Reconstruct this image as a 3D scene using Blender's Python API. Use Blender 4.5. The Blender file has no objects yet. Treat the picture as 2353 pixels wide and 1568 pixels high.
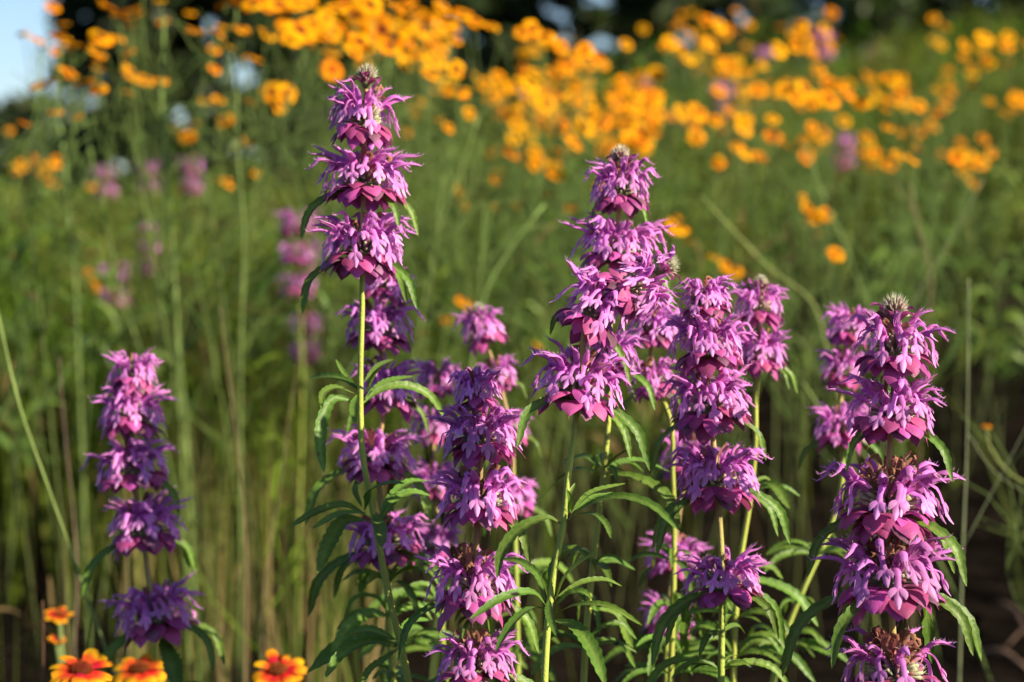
import bpy, math, random
import numpy as np
from mathutils import Vector, Matrix, Euler, noise as mnoise

sc = bpy.context.scene
col = sc.collection
rnd = random.Random(11)
U = rnd.uniform

# ------------------------------------------------------------------ camera
CAM_H = 0.55
LENS = 85.0
HORIZON = 400.0                      # picture row (of 1568) of the horizon
K = 18.0 / LENS / 1176.5             # metres per picture unit per metre of depth
PITCH = math.atan((784 - HORIZON) * K)
CAM = Vector((0, 0, CAM_H))
FWD = Vector((0, math.cos(PITCH), -math.sin(PITCH)))
UPV = Vector((0, math.sin(PITCH), math.cos(PITCH)))
RGT = Vector((1, 0, 0))
FOCUS = 1.155
cd = bpy.data.cameras.new('camera')
cam = bpy.data.objects.new('camera', cd); col.objects.link(cam)
cam.location = CAM
cam.rotation_euler = (math.pi / 2 - PITCH, 0, 0)
cd.lens = LENS; cd.sensor_width = 36; cd.clip_start = 0.02; cd.clip_end = 2000
cd.dof.use_dof = True; cd.dof.focus_distance = FOCUS; cd.dof.aperture_fstop = 9.5
sc.camera = cam

# ------------------------------------------------------------------ light
SUN_EL, SUN_AZ = math.radians(28), math.radians(117)     # azimuth from +Y towards +X
SUN = Vector((math.sin(SUN_AZ) * math.cos(SUN_EL), math.cos(SUN_AZ) * math.cos(SUN_EL), math.sin(SUN_EL)))
w = bpy.data.worlds.new('World'); sc.world = w; w.use_nodes = True
nt = w.node_tree; nt.nodes.clear()
sky = nt.nodes.new('ShaderNodeTexSky'); sky.sky_type = 'NISHITA'; sky.sun_disc = False
sky.sun_elevation = SUN_EL; sky.sun_rotation = SUN_AZ
sky.air_density = 0.6; sky.dust_density = 0.5; sky.ozone_density = 2.2
bg = nt.nodes.new('ShaderNodeBackground'); bg.inputs[1].default_value = 0.074
wo = nt.nodes.new('ShaderNodeOutputWorld')
nt.links.new(sky.outputs[0], bg.inputs[0]); nt.links.new(bg.outputs[0], wo.inputs[0])
sl = bpy.data.lights.new('sun', 'SUN'); sl.energy = 5.0; sl.angle = math.radians(0.55); sl.color = (1.0, 0.87, 0.68)
so = bpy.data.objects.new('sun', sl); col.objects.link(so)
so.rotation_euler = (-SUN).to_track_quat('-Z', 'Y').to_euler()
so.location = (3, -2, 4)
vs = sc.view_settings
vs.view_transform = 'Standard'; vs.look = 'None'; vs.gamma = 1.0; vs.use_curve_mapping = False
vs.exposure = 1.1
sc.cycles.max_bounces = 8; sc.cycles.diffuse_bounces = 4; sc.cycles.transmission_bounces = 6
sc.cycles.use_denoising = True

# ------------------------------------------------------------------ helpers
def sstep(a, b, x):
    t = min(1.0, max(0.0, (x - a) / (b - a))); return t * t * (3 - 2 * t)

def gh(x, y):
    """ground height: level round the camera, a low bank rising behind and to the right"""
    if y < 1.8: return 0.0
    s = sstep(-0.10, 0.24, x / max(y, 3.0))
    f = min(y, 16.0) - 1.8
    return f * (0.004 + 0.090 * s) * sstep(1.8, 5.5, y) + 0.012 * math.sin(1.3 * x) * sstep(2, 4, y) * math.cos(0.9 * y)

def P(px, py, d):
    """point at depth d on the ray through picture position (px, py) of 2353 x 1568"""
    return CAM + FWD * d + RGT * ((px - 1176.5) * K * d) + UPV * ((784 - py) * K * d)

def V(*a): return Vector(a)

def crom(pts, n):
    """smooth curve through points, sampled at n equal chord steps"""
    pts = [Vector(p) for p in pts]
    if len(pts) == 2: return [pts[0].lerp(pts[1], i / (n - 1)) for i in range(n)]
    m = len(pts); L = [max(1e-6, (pts[i + 1] - pts[i]).length) for i in range(m - 1)]
    T = []
    for i in range(m):
        if i == 0: T.append((pts[1] - pts[0]) / L[0])
        elif i == m - 1: T.append((pts[-1] - pts[-2]) / L[-1])
        else:
            a, b = L[i - 1], L[i]
            T.append(((pts[i] - pts[i - 1]) / a * b + (pts[i + 1] - pts[i]) / b * a) / (a + b))
    tot = sum(L); out = []
    for i in range(n):
        q = tot * i / (n - 1); k = 0
        while k < m - 2 and q > L[k]: q -= L[k]; k += 1
        h = L[k]; u = min(1, q / h); u2 = u * u; u3 = u2 * u
        out.append(pts[k] * (2 * u3 - 3 * u2 + 1) + T[k] * h * (u3 - 2 * u2 + u) + pts[k + 1] * (3 * u2 - 2 * u3) + T[k + 1] * h * (u3 - u2))
    return out

def interp(xs, n):
    m = len(xs) - 1; o = []
    for i in range(n):
        t = i / (n - 1) * m; k = min(int(t), m - 1); o.append(xs[k] + (xs[k + 1] - xs[k]) * (t - k))
    return o

def mix(a, b, t): return tuple(a[i] + (b[i] - a[i]) * t for i in range(3))

class MB:
    """collects vertices, faces, pigment colours and material slots of one mesh"""
    def __init__(s): s.v = []; s.f = []; s.c = []; s.m = []
    def add(s, vs, fs, cs, mi=0):
        o = len(s.v); s.v += [tuple(p) for p in vs]; s.c += cs
        s.f += [tuple(i + o for i in f) for f in fs]; s.m += [mi] * len(fs)
    def tube(s, pts, rad, sides, c0, c1=None, mi=0, cap=True, square=0.0):
        n = len(pts); vs = []; cs = []; fs = []
        c1 = c1 or c0
        ref = Vector((0.13, 1, 0.07)).normalized()
        for i, p in enumerate(pts):
            t = (pts[min(i + 1, n - 1)] - pts[max(i - 1, 0)]).normalized()
            if abs(t.dot(ref)) > .95: ref = Vector((1, 0.1, 0.1)).normalized()
            a = t.cross(ref).normalized(); b = a.cross(t)
            for k in range(sides):
                an = 2 * math.pi * k / sides
                rr = rad[i] * (1 + square * math.cos(4 * an))
                vs.append(p + a * math.cos(an) * rr + b * math.sin(an) * rr)
                cs.append(mix(c0, c1, i / max(1, n - 1)))
        for i in range(n - 1):
            for k in range(sides):
                k2 = (k + 1) % sides
                fs.append((i * sides + k, i * sides + k2, (i + 1) * sides + k2, (i + 1) * sides + k))
        if cap:
            fs.append(tuple(range(sides))[::-1]); fs.append(tuple((n - 1) * sides + k for k in range(sides)))
        s.add(vs, fs, cs, mi)
    def ribbon(s, pts, wid, hint, us, cup, colf, mi=0):
        n = len(pts); vs = []; cs = []; fs = []; m = len(us)
        for i, p in enumerate(pts):
            t = (pts[min(i + 1, n - 1)] - pts[max(i - 1, 0)]).normalized()
            h = hint[i] if isinstance(hint, list) else hint
            sd = t.cross(h)
            if sd.length < 1e-6: sd = Vector((0, 1, 0))
            sd.normalize(); nn = sd.cross(t)
            for u in us:
                vs.append(p + sd * (u * wid[i]) + nn * (cup * u * u * wid[i]))
                cs.append(colf(i / (n - 1), u))
        for i in range(n - 1):
            for k in range(m - 1):
                fs.append((i * m + k, i * m + k + 1, (i + 1) * m + k + 1, (i + 1) * m + k))
        s.add(vs, fs, cs, mi)
    def hair(s, p, d, ln, wd, c, mi=0):
        sd = d.cross(Vector((U(-1, 1), U(-1, 1), U(-1, 1)))).normalized()
        s.add([p - sd * wd, p + sd * wd, p + d * ln], [(0, 1, 2)], [c, c, c], mi)
    def mesh(s, name, mats, smooth=True):
        me = bpy.data.meshes.new(name)
        me.from_pydata(s.v, [], s.f)
        at = me.attributes.new('pigment', 'FLOAT_COLOR', 'POINT')
        arr = np.ones((len(s.v), 4), np.float32); arr[:, :3] = np.array(s.c, np.float32)
        at.data.foreach_set('color', arr.ravel())
        if not isinstance(mats, (list, tuple)): mats = [mats]
        for m in mats: me.materials.append(m)
        if any(s.m): me.polygons.foreach_set('material_index', s.m)
        if smooth: me.polygons.foreach_set('use_smooth', [True] * len(s.f))
        me.update(); return me

def ob(name, data, parent=None, loc=(0, 0, 0), rot=None, scale=None):
    o = bpy.data.objects.new(name, data); col.objects.link(o)
    o.location = loc
    if rot is not None:
        if len(rot) == 4: o.rotation_mode = 'QUATERNION'; o.rotation_quaternion = rot
        else: o.rotation_euler = rot
    if scale is not None: o.scale = scale if hasattr(scale, '__len__') else (scale,) * 3
    if parent: o.parent = parent
    return o

def thing(name, label, cat, loc, group=None):
    o = ob(name, None, None, loc); o.empty_display_size = 0.02
    o['label'] = label; o['category'] = cat
    if group: o['group'] = group
    return o

# ------------------------------------------------------------------ materials
def pigment_mat(name, trans=0.3, rough=0.55, nscale=60.0, namt=0.25, hue=0.02, val=0.2, spec=0.3, sheen=0.0, tcol=(1, 1, 1), bump=0.0, bscale=400, spot=None):
    m = bpy.data.materials.new(name); m.use_nodes = True
    t = m.node_tree; N = t.nodes; L = t.links; N.clear()
    out = N.new('ShaderNodeOutputMaterial')
    at = N.new('ShaderNodeAttribute'); at.attribute_name = 'pigment'
    tc = N.new('ShaderNodeTexCoord')
    no = N.new('ShaderNodeTexNoise'); no.inputs['Scale'].default_value = nscale; no.inputs['Detail'].default_value = 4
    L.new(tc.outputs['Object'], no.inputs['Vector'])
    oi = N.new('ShaderNodeObjectInfo')
    mr = N.new('ShaderNodeMapRange'); mr.inputs[3].default_value = 1 - namt; mr.inputs[4].default_value = 1 + namt
    mr.inputs[1].default_value = 0.25; mr.inputs[2].default_value = 0.75
    L.new(no.outputs['Fac'], mr.inputs[0])
    mh = N.new('ShaderNodeMapRange'); mh.inputs[3].default_value = 0.5 - hue; mh.inputs[4].default_value = 0.5 + hue
    L.new(oi.outputs['Random'], mh.inputs[0])
    # a second pseudo-random from the first
    ml = N.new('ShaderNodeMath'); ml.operation = 'MULTIPLY'; ml.inputs[1].default_value = 37.7; L.new(oi.outputs['Random'], ml.inputs[0])
    fr = N.new('ShaderNodeMath'); fr.operation = 'FRACT'; L.new(ml.outputs[0], fr.inputs[0])
    mv = N.new('ShaderNodeMapRange'); mv.inputs[3].default_value = 1 - val; mv.inputs[4].default_value = 1 + val * .7
    L.new(fr.outputs[0], mv.inputs[0])
    mm = N.new('ShaderNodeMath'); mm.operation = 'MULTIPLY'; L.new(mr.outputs[0], mm.inputs[0]); L.new(mv.outputs[0], mm.inputs[1])
    hs = N.new('ShaderNodeHueSaturation')
    L.new(at.outputs['Color'], hs.inputs['Color']); L.new(mh.outputs[0], hs.inputs['Hue']); L.new(mm.outputs[0], hs.inputs['Value'])
    cout = hs.outputs['Color']
    if spot:
        vo = N.new('ShaderNodeTexNoise'); vo.inputs['Scale'].default_value = spot[0]; vo.inputs['Detail'].default_value = 1
        L.new(tc.outputs['Object'], vo.inputs['Vector'])
        ms = N.new('ShaderNodeMapRange'); ms.inputs[1].default_value = spot[1]; ms.inputs[2].default_value = spot[1] + .06
        L.new(vo.outputs['Fac'], ms.inputs[0])
        mx = N.new('ShaderNodeMix'); mx.data_type = 'RGBA'
        L.new(ms.outputs[0], mx.inputs['Factor']); L.new(cout, mx.inputs['A']); mx.inputs['B'].default_value = (*spot[2], 1)
        cout = mx.outputs['Result']
    bs = N.new('ShaderNodeBsdfPrincipled')
    L.new(cout, bs.inputs['Base Color']); bs.inputs['Roughness'].default_value = rough
    bs.inputs['Specular IOR Level'].default_value = spec
    if sheen: bs.inputs['Sheen Weight'].default_value = sheen; bs.inputs['Sheen Roughness'].default_value = 0.4
    if bump:
        bn = N.new('ShaderNodeTexNoise'); bn.inputs['Scale'].default_value = bscale; bn.inputs['Detail'].default_value = 2
        L.new(tc.outputs['Object'], bn.inputs['Vector'])
        bp = N.new('ShaderNodeBump'); bp.inputs['Strength'].default_value = bump; bp.inputs['Distance'].default_value = 0.002
        L.new(bn.outputs['Fac'], bp.inputs['Height']); L.new(bp.outputs['Normal'], bs.inputs['Normal'])
    if trans > 0:
        tr = N.new('ShaderNodeBsdfTranslucent')
        tm = N.new('ShaderNodeMix'); tm.data_type = 'RGBA'; tm.blend_type = 'MULTIPLY'; tm.inputs['Factor'].default_value = 1
        L.new(cout, tm.inputs['A']); tm.inputs['B'].default_value = (*tcol, 1)
        L.new(tm.outputs['Result'], tr.inputs['Color'])
        mxs = N.new('ShaderNodeMixShader'); mxs.inputs[0].default_value = trans
        L.new(bs.outputs[0], mxs.inputs[1]); L.new(tr.outputs[0], mxs.inputs[2]); L.new(mxs.outputs[0], out.inputs[0])
    else: L.new(bs.outputs[0], out.inputs[0])
    return m

M_FLO = pigment_mat('floret_petal', .42, .5, 5, .25, .02, .28, .2)
M_BRA = pigment_mat('bract_skin', .28, .5, 4, .3, .03, .38, .25, 0, bump=.15, bscale=30)
M_CAL = pigment_mat('calyx_skin', .25, .6, 6, .3, .02, .2, .2, .3)
M_LEAF = pigment_mat('leaf_skin', .3, .45, 120, .2, .012, .22, .32, 0, tcol=(1.3, 1.25, .6), bump=.25, bscale=500, spot=(95, .735, (.02, .025, .012)))
M_STEM = pigment_mat('stem_skin', .0, .6, 40, .2, .012, .15, .12, .05, bump=.3, bscale=900)
M_YEL = pigment_mat('yellow_ray', .35, .7, 40, .15, .018, .22, .04)
M_DISC = pigment_mat('flower_disc', 0, .8, 300, .4, .01, .2, .1, bump=.6, bscale=900)
M_GRASS = pigment_mat('grass_blade', .35, .7, 3, .3, .0, .0, .0, tcol=(1.2, 1.15, .6))
M_TREE = pigment_mat('tree_leaf', .3, .5, 1.5, .35, .0, .0, .3, tcol=(1.1, 1.2, .6))
M_BARK = pigment_mat('bark', 0, .9, 6, .4, 0, .1, .1, bump=.8, bscale=12)

def ground_mat():
    m = bpy.data.materials.new('dark_soil'); m.use_nodes = True
    t = m.node_tree; N = t.nodes; L = t.links
    bs = N['Principled BSDF']; bs.inputs['Roughness'].default_value = 1; bs.inputs['Specular IOR Level'].default_value = 0
    tc = N.new('ShaderNodeTexCoord')
    n1 = N.new('ShaderNodeTexNoise'); n1.inputs['Scale'].default_value = 9; n1.inputs['Detail'].default_value = 8; n1.inputs['Roughness'].default_value = .7
    n2 = N.new('ShaderNodeTexNoise'); n2.inputs['Scale'].default_value = 1.1; n2.inputs['Detail'].default_value = 5
    for n in (n1, n2): L.new(tc.outputs['Object'], n.inputs['Vector'])
    r1 = N.new('ShaderNodeValToRGB'); e = r1.color_ramp.elements
    e[0].position = .3; e[0].color = (.004, .0032, .0026, 1); e[1].position = .75; e[1].color = (.024, .018, .013, 1)
    r2 = N.new('ShaderNodeValToRGB'); e = r2.color_ramp.elements
    e[0].position = .4; e[0].color = (.010, .014, .005, 1); e[1].position = .7; e[1].color = (.032, .038, .013, 1)
    L.new(n1.outputs['Fac'], r1.inputs[0]); L.new(n1.outputs['Fac'], r2.inputs[0])
    at = N.new('ShaderNodeAttribute'); at.attribute_name = 'turf'
    ml = N.new('ShaderNodeMath'); ml.operation = 'MULTIPLY'; L.new(at.outputs['Fac'], ml.inputs[0]); L.new(n2.outputs['Fac'], ml.inputs[1])
    m2 = N.new('ShaderNodeMath'); m2.operation = 'MULTIPLY'; m2.inputs[1].default_value = 1.7; m2.use_clamp = True; L.new(ml.outputs[0], m2.inputs[0])
    mx = N.new('ShaderNodeMix'); mx.data_type = 'RGBA'
    L.new(m2.outputs[0], mx.inputs['Factor']); L.new(r1.outputs[0], mx.inputs['A']); L.new(r2.outputs[0], mx.inputs['B'])
    L.new(mx.outputs['Result'], bs.inputs['Base Color'])
    bp = N.new('ShaderNodeBump'); bp.inputs['Strength'].default_value = .8; bp.inputs['Distance'].default_value = .03
    L.new(n1.outputs['Fac'], bp.inputs['Height']); L.new(bp.outputs[0], bs.inputs['Normal'])
    return m

# ------------------------------------------------------------------ ground
def build_ground():
    xs = sorted(set([-400, -200, -100, -60] + [x for x in np.linspace(-40, 40, 41)] + [x for x in np.linspace(-6, 6, 61)] + [60, 100, 200, 400]))
    ys = sorted(set([-100, -40, -15, -5] + [y for y in np.linspace(-2, 18, 101)] + [y for y in np.linspace(18, 60, 22)] + [90, 150, 300, 700]))
    vs = []; turf = []
    for y in ys:
        for x in xs:
            z = gh(x, y)
            if abs(x) < 7 and -3 < y < 18:
                z += 0.02 * mnoise.noise(Vector((x * 3, y * 3, 1))) + 0.008 * mnoise.noise(Vector((x * 11, y * 11, 5))) - .012
            vs.append((x, y, z)); turf.append(sstep(4.5, 11, y))
    n = len(xs); fs = [(j * n + i, j * n + i + 1, (j + 1) * n + i + 1, (j + 1) * n + i) for j in range(len(ys) - 1) for i in range(n - 1)]
    me = bpy.data.meshes.new('ground'); me.from_pydata(vs, [], fs)
    a = me.attributes.new('turf', 'FLOAT', 'POINT'); a.data.foreach_set('value', turf)
    me.polygons.foreach_set('use_smooth', [True] * len(fs)); me.materials.append(ground_mat())
    o = ob('ground', me); o['kind'] = 'structure'; o['label'] = 'dark bare soil of the wildflower meadow rising to a low bank'
build_ground()

# ------------------------------------------------------------------ trees
def tree(label, x, y, hgt, rad, nleaf, seed, tone, low=0.12, group='trees along the far edge of the meadow'):
    r = random.Random(seed); g = gh(x, y)
    t = thing('oak_tree', label, 'tree', (x, y, g), group)
    mb = MB(); bark0, bark1 = (.05, .04, .03), (.035, .03, .022)
    base = V(0, 0, -.1); top = V(r.uniform(-.3, .3), r.uniform(-.3, .3), hgt * .8)
    tr = crom([base, V(.06, 0, hgt * .25), V(-.1, .1, hgt * .5), top], 10)
    mb.tube(tr, interp([.035 * hgt, .022 * hgt, .012 * hgt, .004 * hgt], 10), 8, bark0, bark1)
    clumps = []
    for i in range(16):
        k = r.randint(2, 8); a = r.uniform(0, 6.283); ln = rad * r.uniform(.55, .95) * (1 - .35 * abs(k / 9 - .4))
        e = tr[k] + V(math.cos(a) * ln, math.sin(a) * ln, ln * r.uniform(-.25, .45))
        md = tr[k].lerp(e, .5) + V(0, 0, .1 * ln)
        lp = crom([tr[k], md, e], 6)
        mb.tube(lp, interp([.010 * hgt, .006 * hgt, .002 * hgt], 6), 5, bark0, bark1)
        for j in (3, 4, 5): clumps.append(lp[j])
    for i in range(70):
        a = r.uniform(0, 6.283); z = r.uniform(low, 1.0)
        pr = math.sqrt(max(0.05, 1 - ((z - .42) / .62) ** 2)) * rad
        q = pr * math.sqrt(r.uniform(.15, 1))
        clumps.append(V(math.cos(a) * q, math.sin(a) * q, z * hgt))
    ob('trunk', mb.mesh('trunk', M_BARK), t)
    # crown: many leaf faces gathered in clumps
    n = nleaf; g2 = np.random.default_rng(seed)
    ci = g2.integers(0, len(clumps), n); cl = np.array([tuple(c) for c in clumps])
    cr = rad * g2.uniform(.14, .30, len(clumps))
    d = g2.normal(size=(n, 3)); d /= np.linalg.norm(d, axis=1)[:, None]
    cen = cl[ci] + d * (cr[ci] * g2.uniform(.15, 1, n) ** .5)[:, None] * np.array([1.15, 1.15, .75])
    cen[:, 2] = np.maximum(cen[:, 2], .05)
    s = g2.uniform(.10, .22, n)
    a = g2.normal(size=(n, 3)); a /= np.linalg.norm(a, axis=1)[:, None]
    b = np.cross(a, g2.normal(size=(n, 3))); b /= np.linalg.norm(b, axis=1)[:, None]
    v = np.stack([cen - a * s[:, None], cen + b * s[:, None] * .5, cen + a * s[:, None], cen - b * s[:, None] * .5], 1).reshape(-1, 3)
    me = bpy.data.meshes.new('crown'); me.vertices.add(4 * n); me.loops.add(4 * n); me.polygons.add(n)
    me.vertices.foreach_set('co', v.astype(np.float32).ravel())
    me.loops.foreach_set('vertex_index', np.arange(4 * n, dtype=np.int32))
    me.polygons.foreach_set('loop_start', np.arange(0, 4 * n, 4, dtype=np.int32))
    try: me.polygons.foreach_set('loop_total', np.full(n, 4, np.int32))
    except Exception: pass
    c = np.array(tone)[None] * g2.uniform(.6, 1.35, (n, 1)) * g2.uniform(.85, 1.15, (n, 3))
    arr = np.ones((n, 4, 4), np.float32); arr[:, :, :3] = c[:, None, :]
    at = me.attributes.new('pigment', 'FLOAT_COLOR', 'POINT'); at.data.foreach_set('color', arr.ravel())
    me.materials.append(M_TREE); me.update(calc_edges=True); me.validate()
    ob('crown', me, t)

def px_x(px, d): return (px - 1176.5) * K * d
DK = (.035, .055, .018); MD = (.05, .08, .025); LT = (.075, .105, .045)
tree('broad dark evergreen oak, the darkest crown, beside the open patch of sky', px_x(470, 38), 38, 6.6, 2.0, 26000, 1, DK, .02)
tree('dark oak behind the thickest drift of golden flowers', px_x(905, 40), 40, 6.8, 2.3, 26000, 2, DK, .03)
tree('dark oak beside a bright gap of sky, behind the bent purple spike', px_x(1330, 40), 40, 6.4, 1.9, 26000, 3, DK, .03)
tree('thin mid green tree with bright sky showing through its crown', px_x(1690, 44), 44, 6.0, 1.5, 3200, 4, MD, .08)
tree('rounded green oak standing on top of the bank', px_x(1900, 42), 42, 6.2, 1.6, 8000, 5, MD, .05)
tree('dark oak on the bank with scattered sky gaps in its crown', px_x(2230, 44), 44, 6.6, 2.2, 8000, 6, DK, .05)
tree('low hazy bush-like oak under the open patch of sky', px_x(110, 52), 52, 2.0, 1.5, 3600, 7, LT, .02)
tree('small grey green oak standing at the edge of the open sky', px_x(-130, 56), 56, 2.2, 2.1, 4500, 8, LT, .02)
tree('tall dark oak at the far end of the bank', px_x(2560, 46), 46, 6.8, 2.2, 8000, 9, DK, .03)

# ------------------------------------------------------------------ bee balm pieces
PK = (.68, .160, .62); PK2 = (.77, .30, .73); PALE = (.87, .52, .84); VIO = (.47, .09, .54)
def floret_mesh(seed):
    r = random.Random(seed); mb = MB(); u = r.uniform
    a, b, c = u(-.05, .07), u(-.20, .13), u(-.06, .06)
    sway = u(-.06, .06)
    tp = crom([V(.20, 0, -.06), V(.34, 0, .08 + c), V(.47, 0, .20 + c), V(.58, sway * .3, .27 + c)], 6)
    mb.tube(tp, interp([.026, .034, .05, .068], 6), 6, mix(PALE, PK, .3), PK, cap=False)
    def cf(t, q): return mix(mix(PK, VIO, .25), PK2, min(1, .15 + .55 * t + .25 * abs(q)))
    up = crom([V(.53, 0, .29 + c), V(.66, sway * .5, .42 + a + c), V(.80, sway, .47 + a + c), V(.95, sway * 1.6, .44 + b + c), V(1.08, sway * 2.2, .40 + 1.7 * b + c)], 9)
    mb.ribbon(up, interp([.07, .078, .07, .052, .016], 9), V(0, 0, 1), [-1, -.55, 0, .55, 1], -.75, cf)
    for i in range(14):
        p = up[r.randint(4, 8)] + V(u(-.02, .02), u(-.05, .05), u(-.02, .02))
        mb.hair(p, V(u(.0, .8), u(-.6, .6), u(.2, 1)).normalized(), u(.05, .10), .0035, PALE)
    dn = u(-.05, .05); ox = u(-.04, .06)
    lo = crom([V(.55, 0, .22 + c), V(.68, sway * .4, .17 + c), V(.765 + ox * .5, sway * .7, .03 + dn), V(.80 + ox, sway, -.11 + dn), V(.85 + ox * 1.3, sway * 1.1, -.25 + dn), V(.90 + ox * 1.8, sway * 1.2, -.35 + dn)], 10)
    def cl(t, q): return mix(mix(PK, PK2, .5), PALE, max(0, min(1, (t - .35) * 1.3)) * (1 - .5 * abs(q)))
    mb.ribbon(lo, interp([.062, .055, .045, .05, .066, .06, .015], 10), V(1, 0, .6), [-1, -.5, 0, .5, 1], -.45, cl)
    for s in (-1, 1):
        k = V(0, s, 0)
        p0 = lo[5] + k * .03
        lb = crom([p0, p0 + V(.035, s * .055, -.05), p0 + V(.055, s * .085, -.12 + u(-.02, .03)), p0 + V(.05, s * .09, -.17)], 5)
        mb.ribbon(lb, [.03, .048, .05, .035, .008], V(1, 0, .5), [-1, 0, 1], -.3, lambda t, q: mix(PK, PALE, .25 + .5 * t))
    # style and stamens under the hood
    for q in (-.02, .02):
        st = crom([V(.56, q, .28 + c), V(.78, q + sway, .40 + a + c), V(1.0, q + sway * 1.6, .40 + b + c)], 5)
        mb.tube(st, [.009] * 5, 3, PALE, (.45, .25, .2), cap=False)
    return mb.mesh('floret', M_FLO)
FLO = [floret_mesh(100 + i) for i in range(9)]

def dry_mesh(seed):
    r = random.Random(seed); mb = MB(); u = r.uniform
    BR = (.26, .12, .055); B2 = (.42, .16, .15)
    a, b = u(-.1, .1), u(-.12, .12)
    pts = crom([V(.2, 0, -.02), V(.36, a * .4, .18), V(.46, a, .36), V(.58, a + b, .40), V(.60, a + b, .30), V(.52, a, .26)], 11)
    mb.ribbon(pts, interp([.03, .045, .06, .06, .05, .015], 11), V(-1, .4, .6), [-1, -.4, .4, 1], .5, lambda t, q: mix(B2, BR, t))
    pts = crom([V(.25, 0, .02), V(.42, b, .16), V(.56, b * 1.5, .14), V(.55, b, .03)], 7)
    mb.ribbon(pts, interp([.03, .05, .04, .01], 7), V(.5, .5, 1), [-1, 0, 1], .6, lambda t, q: mix(BR, B2, t))
    return mb.mesh('withered_floret', M_CAL)
DRY = [dry_mesh(200 + i) for i in range(4)]

BRP = (.52, .09, .30); BRV = (.27, .05, .20); BRG = (.15, .13, .045); GRN = (.10, .16, .035)
def bract_mesh(seed, kind):
    r = random.Random(seed); mb = MB(); u = r.uniform
    a = u(-.04, .04); tw = u(-.05, .05); dr = u(-.06, .05)
    pts = crom([V(.10, 0, -.34), V(.30, 0, -.27), V(.50, tw * .3, -.27 + a), V(.66, tw * .6, -.36 + a), V(.745, tw, -.48 + a + dr), V(.775, tw * 1.3, -.58 + a + dr)], 9)
    wd = interp([.04, .08, .12, .15, .175, .185, .175, .115, .012], 9)
    if kind == 'green':
        pts = [V(p.x * 1.08, p.y, p.z - .05) for p in pts]
        c0, c1, c2 = GRN, mix(GRN, BRV, .6), mix(GRN, BRV, .75)
    elif kind == 'up':
        pts = crom([V(.08, 0, -.2), V(.26, 0, -.04), V(.44, tw, .06), V(.60, tw, .05 + a), V(.72, tw * 1.2, -.04 + a)], 9)
        wd = [q * .78 for q in wd]
        c0, c1, c2 = mix(GRN, BRP, .25), mix(BRP, BRV, .5), BRV
    else: c0, c1, c2 = mix(BRG, BRP, .3), BRP, mix(BRP, BRV, .35)
    def cf(t, q):
        base = mix(c0, c1, min(1, t * 2.2)) if t < .6 else mix(c1, c2, (t - .6) / .4)
        return mix(base, c0, .35 * max(0, 1 - abs(q) * 4))
    mb.ribbon(pts, wd, V(.35, 0, 1), [-1, -.6, -.2, .2, .6, 1], -.16 if kind != 'up' else .35, cf)
    mb.hair(pts[-1], (pts[-1] - pts[-3]).normalized(), .11, .006, (.3, .1, .12))
    return mb.mesh('bract', M_BRA)
BRA = [bract_mesh(300 + i, 'pink') for i in range(5)]
BRAG = [bract_mesh(320 + i, 'green') for i in range(3)]
BRAU = [bract_mesh(340 + i, 'up') for i in range(3)]

def core_mesh(seed, state):
    r = random.Random(seed); mb = MB(); u = r.uniform
    CG = (.26, .32, .12); CP = (.46, .46, .28); CR = (.34, .10, .16); HB = (.20, .10, .05)
    n = {'fresh': 64, 'old': 84, 'bud': 50}[state]
    if state == 'bud': CG = (.30, .36, .14); CP = (.50, .50, .32); CR = (.45, .28, .26)
    for i in range(n):
        z = (i + .5) / n
        el = math.radians(-12 + 88 * z ** (1.1 if state != 'bud' else .6)); az = i * 2.39996 + u(-.2, .2)
        d = V(math.cos(el) * math.cos(az), math.cos(el) * math.sin(az), math.sin(el))
        l0, l1 = .08, u(.36, .46) * (1 if state != 'old' else 1.08)
        p0 = d * l0 + V(0, 0, -.12); p1 = d * l1 + V(0, 0, -.06)
        tip = CR if u(0, 1) < .35 else CP
        if state == 'old' and el > .5: tip = HB if u(0, 1) < .7 else CR
        mb.tube([p0, p0.lerp(p1, .6), p1], [.016, .030, .034], 5, CG, tip)
        for k in range(4):
            dd = (d + V(u(-.5, .5), u(-.5, .5), u(-.4, .6))).normalized()
            mb.hair(p1, dd, u(.06, .13), .0045, mix(CP, (.6, .6, .45), .6))
    # receptacle
    mb.tube([V(0, 0, -.40), V(0, 0, -.30), V(0, 0, -.15), V(0, 0, 0)], [.06, .16, .2, .06], 8, GRN, CG)
    if state == 'old':
        for i in range(26):
            az = u(0, 6.283); q = u(.1, .36)
            p = V(math.cos(az) * q, math.sin(az) * q, u(.22, .36))
            pts = crom([p, p + V(u(-.06, .06), u(-.06, .06), .05), p + V(u(-.12, .12), u(-.12, .12), .06), p + V(u(-.14, .14), u(-.14, .14), u(-.02, .03))], 5)
            mb.ribbon(pts, [.02, .035, .035, .03, .01], V(.3, .4, 1), [-1, 0, 1], .6, lambda t, q2: mix((.34, .17, .08), (.15, .07, .035), t))
    if state == 'bud':
        for i in range(150):
            az = u(0, 6.283); e = u(.2, 1.5); d = V(math.cos(e) * math.cos(az), math.cos(e) * math.sin(az), math.sin(e))
            mb.hair(d * .36, (d + V(0, 0, .5)).normalized(), u(.08, .2), .008, (.62, .62, .44))
    return mb.mesh('flower_whorl', M_CAL)
CORE = {s: [core_mesh(400 + i + 10 * j, s) for i in range(2)] for j, s in enumerate(('fresh', 'old', 'bud'))}

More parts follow.
